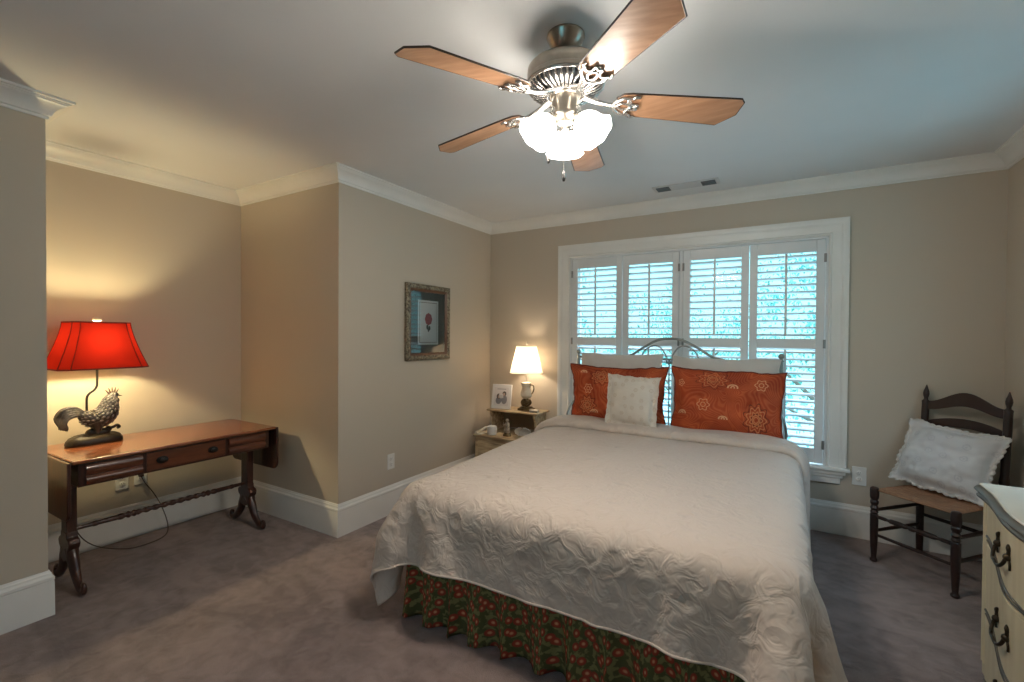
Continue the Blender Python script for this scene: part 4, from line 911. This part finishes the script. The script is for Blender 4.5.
# rush seat: trapezoid, slightly dished, with rounded edge rails
rows_ = []
n_ = 20
m_ = MB()
for side in (1, -1):
    rws = []
    for i in range(n_ + 1):
        v = 2 * i / n_ - 1; row = []
        for j in range(n_ + 1):
            u = 2 * j / n_ - 1; ww = (wf if v < 0 else wf) * .5; ww = (wf * (1 - v) / 2 + wb * (1 + v) / 2) / 2
            e = max(abs(u), abs(v)); th = .015 * (1 - e ** 6) ** .5; dish = -.010 * (1 - u * u) * (1 - v * v)
            rib = .0012 * sin((u if abs(v) > abs(u) else v) * 0 + e * 55)
            row.append((u * (ww + .004), v * (dp / 2 + .004), .434 + (th + rib) * side + dish * (side > 0)))
        rws.append(row)
    m_.grid(rws, flip=side < 0)
m_.build('rush_seat', RUSH, chr_, smooth=60, weld=True)
def rung(a, b, r_=.009, turned=False):
    a, b = Vector(a), Vector(b); pts = [a.lerp(b, i / 40) for i in range(41)]; rr_ = []
    for i in range(41):
        g = abs(i / 40 - .5) * 2
        rr_.append(r_ * (1.0 + .25 * (1 - g)) if not turned else (r_ * (1.35 if g < .06 else .75 if g < .12 else 1.45 - .5 * abs(g - .35) * 2 if g < .6 else .8 if g < .66 else 1.0)))
    m_ = MB(); m_.tube(pts, rr_, 12); m_.build('rung', CH, chr_, smooth=60)
F0, F1, B0, B1 = (-wf / 2, -dp / 2), (wf / 2, -dp / 2), (-wb / 2, dp / 2), (wb / 2, dp / 2)
rung((*F0, .275), (*F1, .275), .0105, True); 
for a, b in ((F0, B0), (F1, B1)): rung((*a, .31), (*b, .31)); rung((*a, .185), (*b, .185))
rung((*B0, .25), (*B1, .25)); rung((*F0, .165), (*F1, .165), .008)
# cushion on the chair
CUSH = mat('white_quilted_cotton', (.66, .655, .66), .8, bump=.35, bscale=16, col2=(.61, .605, .62), cscale=5, bdist=.008)
embroider(CUSH, 11, (.50, .50, .53))
cy = Matrix.Rotation(-.731, 3, 'Z')
loc = chr_.location + cy @ Vector((-.035, .035, 0)); 
cu, rg = make_pillow('throw_pillow', CUSH, .47, .385, .17, .02, 11, (loc.x, loc.y, .462), 0, 0, wave=.010, wn=8, wr=.022, pull=.07)
cu.rotation_mode = 'XYZ'; cu.rotation_euler = (Matrix.Rotation(-.731, 3, 'Z') @ Matrix.Rotation(R(-24), 3, 'X') @ Matrix.Rotation(R(3), 3, 'Y')).to_euler()
tag(cu, 'white cushion with scalloped lace edge leaning on the ladder-back chair seat', 'cushion')
# scalloped lace edging
m_ = MB(); pts = [Vector(p) for p in rg]; cen = Vector((0, 0, .1875)); per = []; acc = 0
for i in range(len(pts)):
    if i: acc += (pts[i] - pts[i - 1]).length
    per.append(acc)
fine = []; tot = acc + (pts[0] - pts[-1]).length; nn_ = 420
for k in range(nn_):
    s_ = tot * k / nn_; j = max(i for i in range(len(per)) if per[i] <= s_); a, b = pts[j], pts[(j + 1) % len(pts)]; l_ = (b - a).length or 1e-6; p = a.lerp(b, min(1, (s_ - per[j]) / l_))
    d = (p - cen); d.y = 0; d.normalize(); sc__ = .010 + .008 * abs(sin(s_ * pi / .032))
    fine.append((p - d * .004, p + d * sc__ + Vector((0, .003 * sin(s_ * 200), 0))))
m_.grid([[f[0] for f in fine] + [fine[0][0]], [f[1] for f in fine] + [fine[0][1]]]); lo_ = m_.build('lace_edging', mat('white_lace', (.70, .68, .66), .85, bump=.6, bscale=200), cu, smooth=180); lo_.modifiers.new('s', 'SOLIDIFY').thickness = .003

# ------------------------------------------------------------------ painted dresser at the right
CRM = mat('cream_paint', (.60, .52, .36), .4, col2=(.52, .44, .29), cscale=4, stretch=(8, 8, .6))
CRT = mat('cream_top', (.74, .68, .56), .25, coat=.3)
GRYM = mat('grey_gilt_moulding', (.075, .07, .06), .42, .05, col2=(.11, .09, .065), cscale=20)
BRZ = mat('dark_bronze', (.045, .032, .02), .35, .7, bump=.2, bscale=60)
DX, DXB, DY1, DY0, DZ = .645, 1.09, 2.40, 1.15, .80
dre = empty('dresser', (DX, (DY0 + DY1) / 2, 0), 0, 'cream painted serpentine-front dresser with dark scroll edging at the right edge', 'dresser'); dyc = dre.location.y
half = (DY1 - DY0) / 2
def serp(y):   # how far the front swells towards the bed (-x) at local y
    d = half - abs(y)      # distance from the end
    if d < .075: return 0
    t = min(1, (d - .075) / (half - .075)); return -.028 * (1 - cos(pi * min(1, t * 1.7))) / 2 + .012 * (1 - cos(pi * max(0, (t - .58) / .42))) / 2
def front_outline(off, end=0, n=60): return [(serp(-half + 2 * half * i / n) - off, (-half - end) + 2 * (half + end) * i / n) for i in range(n + 1)]
dep = DXB - DX
def slab(off, end, z0, z1, mt, name, par, bev=0):
    m_ = MB(); out = front_outline(off, end) + [(dep, half + end), (dep, -half - end)]; m_.prism(out, z0, z1); return m_.build(name, mt, par, bevel=bev, smooth=30)
slab(0, -.004, .09, DZ - .032, CRM, 'carcass', dre)
slab(.013, .012, DZ - .012, DZ, CRT, 'top', dre, .003)
m_ = MB(); pr_ = [(.010, .004), (.020, .003), (.028, -.003), (.031, -.010), (.026, -.017), (.020, -.019), (.018, -.025), (.024, -.030), (.022, -.038), (.010, -.044), (0, -.046)]
fo_ = front_outline(0, .0); secs = []
for (x, y) in fo_: secs.append([(x - p_, y, DZ - .004 + q_ - .006) for p_, q_ in pr_])
m_.grid(secs); secs = [[(0 + dep * i / 4, half + p_, DZ - .010 + q_) for p_, q_ in pr_] for i in range(5)]; m_.grid(secs)
m_.build('top_edge_moulding', GRYM, dre, smooth=50)
ZZ = [.765, .605, .335, .075]; nd = 3
def swag(y, amp): d = half - abs(y); t = min(1, max(0, (d - .05) / .30)); return -amp * (1 - cos(pi * t)) / 2
for k in range(nd):
    z1 = ZZ[k]; z0 = ZZ[k + 1]
    # drawer front following the serpentine, with scalloped lower edge
    m_ = MB(); n_ = 50; y0_, y1_ = -half + .07, half - .07; R0, R1, R2, R3 = [], [], [], []
    for i in range(n_ + 1):
        y = y0_ + (y1_ - y0_) * i / n_; x = serp(y); za = z0 + .022 + swag(y, .085) * (k < 2) + .0; zc_ = z1 - .006 + swag(y, .085) * (k > 0) 
        R0.append((x - .010, y, za)); R1.append((x - .012, y, zc_)); R2.append((x + .004, y, za - .004)); R3.append((x + .004, y, zc_ + .004))
    m_.grid([R2, R0, R1, R3]); dw = m_.build('drawer', CRM, dre, smooth=40)
    m_ = MB(); m_.tube([(a, b, c_) for a, b, c_ in R0], .005, 8); m_.tube([(a, b, c_ - .018 + .010 * math.sin(b * 12)) for a, b, c_ in R0], .003, 8); m_.build('scroll_edging', GRYM, dw, smooth=80)
    for sy_ in (-1, 1):
        yc = sy_ * (half - .30); zc_ = (.650, .395, .150)[k]
        def fp(dy, dz, out_=.0): y = yc + dy; return (serp(y) - .012 - out_, y, zc_ + dz)
        m_ = MB(); m_.tube(bez([fp(-.062, .012, .006), fp(-.060, -.012, .014), fp(-.035, -.030, .020), fp(0, -.026, .022), fp(.035, -.030, .020), fp(.060, -.012, .014), fp(.062, .012, .006)], 6), .0055, 8); pu = m_.build('pull', BRZ, dw, smooth=80)
        for dy in (-.062, .062):
            m_ = MB(); m_.ball(fp(dy, .010, .004), .012, 10, 7); m_.tube(bez([fp(dy, .010, .002), fp(dy * 1.08, .035, .003), fp(dy * .92, .050, .002)], 4), [.006, .007, .006, .005, .006, .007, .006, .004, .002], 7); m_.tube(bez([fp(dy, .005, .002), fp(dy * 1.25, -.010, .003), fp(dy * 1.2, -.026, .002)], 4), .0035, 6); m_.build('rosette', BRZ, pu, smooth=80)
# fluted corner stiles
for sy_ in (-1, 1):
    m_ = MB()
    for q in range(3): yy = sy_ * (half - .016 - q * .018); m_.tube([(-.001, yy, .14), (-.001, yy, DZ - .06)], .006, 8)
    m_.build('fluted_stile', CRM, dre)
m_ = MB()
for y in (-half + .04, half - .04):
    for x in (.04, dep - .05): m_.tube(bez([(x, y, .10), (x - .012, y, .06), (x - .004, y, .025), (x - .02, y, .0)], 5), lerp_list([.032, .030, .018, .022], 16), 10)
m_.build('feet', CRM, dre, smooth=80)

# ------------------------------------------------------------------ ceiling vent
vt = empty('ceiling_vent', (-.645, 3.515, H), 0, 'long white ceiling air vent above the window with two dark openings', 'vent')
m_ = MB(); m_.box(-.225, .225, -.065, .065, -.008, 0); m_.build('plate', mat('vent_white', (.66, .66, .66), .5), vt, bevel=.003)
for x in (-.155, .155):
    m_ = MB(); m_.box(x - .046, x + .046, -.048, .048, -.0095, -.0082); gr = m_.build('grille', mat('vent_dark', (.07, .085, .09), .6), vt)
    m_ = MB()
    for k in range(6): yy = -.038 + k * .0152; m_.box(x - .046, x + .046, yy - .0015, yy + .0015, -.013, -.0096)
    m_.build('fins', mat('vent_fin', (.20, .22, .23), .5), gr)

# ------------------------------------------------------------------ ceiling fan
NICK = mat('brushed_nickel', (.46, .41, .35), .30, .95, col2=(.36, .32, .27), cscale=20)
NICKL = mat('polished_nickel', (.62, .60, .58), .22, .9, cscale=20)
BLADE = mat('maple_blade', (.48, .27, .155), .32, col2=(.38, .195, .105), cscale=5, stretch=(1.2, 10, 10), detail=5, coat=.25)
BEDGE = mat('dark_blade_edge', (.035, .018, .012), .4)
BLK = mat('vent_black', (.015, .015, .017), .6)
FX, FY = -.707, 1.555
fan = empty('ceiling_fan', (FX, FY, H), 0, 'brushed nickel ceiling fan with five maple blades and three lit glass shades', 'ceiling fan')
m_ = MB(); m_.lathe([(.068, 0), (.070, -.008), (.066, -.016), (.056, -.034), (.044, -.048), (.028, -.056), (.016, -.060)][::-1], 36); m_.build('canopy', NICK, fan, smooth=40)
m_ = MB(); m_.lathe([(.013, -.110), (.013, -.055)], 14); m_.ball((0, 0, -.066), .022); m_.build('downrod', NICK, fan)
m_ = MB(); m_.lathe([(.020, -.100), (.060, -.103), (.108, -.109), (.130, -.116), (.138, -.126), (.139, -.145), (.137, -.162), (.141, -.166), (.141, -.178), (.134, -.184), (.10, -.190)][::-1], 48); m_.build('motor_housing', NICK, fan, smooth=40)
m_ = MB(); m_.lathe([(.133, -.184), (.126, -.196), (.108, -.207), (.082, -.214), (.050, -.217)][::-1], 48); ven = m_.build('vent_ring', BLK, fan)
m_ = MB()
for k in range(40):
    a = 2 * pi * k / 40; pts = [(.135 * cos(a), .135 * sin(a), -.185), (.128 * cos(a), .128 * sin(a), -.198), (.109 * cos(a), .109 * sin(a), -.209), (.083 * cos(a), .083 * sin(a), -.216), (.064 * cos(a), .064 * sin(a), -.219)]
    m_.tube(pts, .0042, 6)
for r_, z in ((.136, -.184), (.066, -.219)): m_.tube([(r_ * cos(2 * pi * k / 48), r_ * sin(2 * pi * k / 48), z) for k in range(48)], .006, 8, closed=True)
m_.build('vent_ribs', NICKL, ven, smooth=60)
m_ = MB(); m_.lathe([(.060, -.212), (.056, -.222), (.050, -.226), (.050, -.282), (.053, -.286), (.053, -.294), (.046, -.304), (.030, -.316), (.012, -.320)][::-1], 32); m_.build('switch_housing', NICK, fan, smooth=40)
BZ = -.232
th0 = 4.30973; pitch_b = R(-12)
for k in range(5):
    a = th0 + k * 2 * pi / 5
    Mr = Matrix.Rotation(a, 4, 'Z') @ Matrix.Translation((0, 0, BZ)) @ Matrix.Rotation(.068, 4, 'Y') @ Matrix.Rotation(pitch_b, 4, 'X')
    # blade outline (local x outward)
    r0, r1, w0, w1 = .185, .628, .056, .070
    out = [(r0, -w0 * .55), (r0 + .02, -w0 * .9), (r0 + .05, -w0)] + [(r1 - .014, -w1), (r1, -w1 * .78), (r1, w1 * .12), (r1 - .050, w1)] + [(r0 + .05, w0), (r0 + .02, w0 * .9), (r0, w0 * .55)]
    m_ = MB(); m_.prism(out, -.0028, .0028, M=Mr); bl = m_.build('blade', BLADE, fan, smooth=20)
    m_ = MB(); m_.tube([Mr @ Vector((x, y, 0)) for x, y in out], .0034, 6, closed=True, up=Vector((0, 0, 1))); m_.build('blade_edge', BEDGE, bl)
    # ornate iron: arm and pierced leaf plate under the blade
    m_ = MB(); A = lambda x, y, z: Mr @ Vector((x, y, z))
    arm = bez([Matrix.Rotation(a, 4, 'Z') @ Vector((.070, 0, -.220)), Matrix.Rotation(a, 4, 'Z') @ Vector((.11, 0, -.238)), A(.150, 0, -.006), A(.185, 0, -.010)], 6)
    m_.tube(arm, lerp_list([.012, .009, .008, .009], len(arm)), 10, sy=1.3)
    for sg in (-1, 1):
        m_.tube([A(*p) for p in bez([(.170, 0, -.009), (.185, sg * .022, -.009), (.210, sg * .040, -.009), (.238, sg * .040, -.009), (.246, sg * .050, -.009), (.262, sg * .048, -.009)], 5)], lerp_list([.007, .007, .006, .006, .006, .004], 26), 8)
        m_.tube([A(*p) for p in bez([(.185, 0, -.009), (.205, sg * .014, -.009), (.228, sg * .010, -.009), (.240, sg * .0, -.009)], 5)], .005, 8)
        m_.tube([A(*p) for p in bez([(.225, sg * .036, -.009), (.225, sg * .022, -.009), (.240, sg * .014, -.009), (.262, sg * .012, -.009), (.250, sg * .0, -.009)], 5)], .0045, 8)
        m_.tube([A(.232, sg * .030, -.003), A(.232, sg * .030, -.016)], .005, 8)
    m_.build('blade_iron', NICKL, bl, smooth=60)
def glow_mat():
    m = emis('frosted_lit_glass', (1, .93, .82), FAN_GLOW); return m
GLOW = glow_mat()
for k, az in enumerate((114.5, 234.5, -5.5)):
    a = R(az); D = Matrix.Rotation(a, 4, 'Z'); tilt = R(38)
    neck = D @ Vector((.052, 0, -.335)); Ms = D @ rotm(0, 0, 0, (.052, 0, -.298)) @ Matrix.Rotation(-tilt, 4, 'Y') @ Matrix.Scale(.83, 4)
    m_ = MB(); m_.tube(bez([D @ Vector((.030, 0, -.276)), D @ Vector((.048, 0, -.276)), Ms @ Vector((0, 0, .0)), Ms @ Vector((0, 0, -.02))], 5), .011, 10)
    m_.lathe([(.026, -.040), (.030, -.030), (.024, -.012), (.012, -.004)], 20, M=Ms); arm = m_.build('shade_arm', NICKL, fan, smooth=50)
    prof = [(.027, -.030), (.034, -.036), (.050, -.052), (.060, -.075), (.065, -.098), (.071, -.116), (.080, -.128), (.084, -.131)]
    m_ = MB(); m_.lathe(prof, 48, M=Ms, closed=False, rim=lambda g, z: (.035 * cos(g * 8) if z < -.12 else .015 * cos(g * 8) if z < -.10 else 0)); gs = m_.build('glass_shade', GLOW, arm, smooth=80); gs.modifiers.new('s', 'SOLIDIFY').thickness = .003
    bl_ = bulb('bulb_light', Ms @ Vector((0, 0, -.115)), FAN_BULB, (1, .91, .80), .03, fan)
for (dx, dy, z1) in ((-.045, -.045, -.430), (.010, -.030, -.500)):
    m_ = MB(); m_.tube([(dx, dy, -.29), (dx, dy, z1)], .0014, 6); 
    cch = m_.build('pull_chain', NICKL, fan); m_ = MB(); m_.lathe([(.002, z1), (.005, z1 - .006), (.007, z1 - .028), (.004, z1 - .038)][::-1], 12, M=Matrix.Translation((dx, dy, 0))); m_.build('chain_fob', BLK, cch)

# ------------------------------------------------------------------ outside: lawn and trees beyond the window
GRASS = mat('pale_lawn', (.24, .52, .52), 1, cscale=2); LEAF = mat('leaf_green', (.15, .44, .34), .7, col2=(.06, .26, .24), cscale=1.5); BARK = mat('tree_bark', (.12, .09, .06), .9, bump=.5, bscale=10)
g_ = MB(); g_.box(-30, 30, -20, 40, -3.3, -3.2); struct(g_.build('ground', GRASS, smooth=0))
def tree(x, y, zc_, r_, nl, seed, label):
    rnd = random.Random(seed); o = empty('leafy_tree', (x, y, -3.2), 0, label, 'tree', 'trees outside the window')
    m_ = MB(); m_.tube(bez([(0, 0, 0), (.1, .05, 1.5), (0, 0, 3.2), (.05, 0, zc_ + 3.2)], 4), lerp_list([.22, .17, .12, .05], 13), 10)
    for k in range(9): a = rnd.uniform(0, 6.28); h0 = rnd.uniform(2, zc_ + 2.6); m_.tube([(0.03, 0, h0), (r_ * .55 * cos(a), r_ * .55 * sin(a), h0 + rnd.uniform(.4, 1.2))], [.05, .015], 6)
    m_.build('trunk', BARK, o)
    m_ = MB(); cl = [(rnd.gauss(0, r_ * .45), rnd.gauss(0, r_ * .35), zc_ + 3.2 + rnd.gauss(0, r_ * .5)) for _ in range(34)]
    for i in range(nl):
        c_ = cl[i % 34]; p = Vector((c_[0] + rnd.gauss(0, .28), c_[1] + rnd.gauss(0, .28), c_[2] + rnd.gauss(0, .18))); s_ = rnd.uniform(.02, .045); Rr = Euler((rnd.uniform(0, 6), rnd.uniform(0, 6), rnd.uniform(0, 6))).to_matrix()
        m_.add([p + Rr @ Vector(q) * s_ for q in ((-1.3, 0, 0), (-.3, .6, .1), (1.3, 0, 0), (-.3, -.6, .1))], [(0, 1, 2, 3)])
    m_.build('foliage', LEAF, o, smooth=0)
tree(-3.9, 8.6, 1.1, 1.6, 4200, 1, 'leafy tree outside, seen through the left shutters')
tree(-2.2, 12.6, 1.0, 1.7, 4800, 2, 'leafy tree outside, seen through the middle shutters')
tree(.7, 8.8, 1.0, 1.6, 3400, 3, 'leafy tree outside, seen through the right shutters')
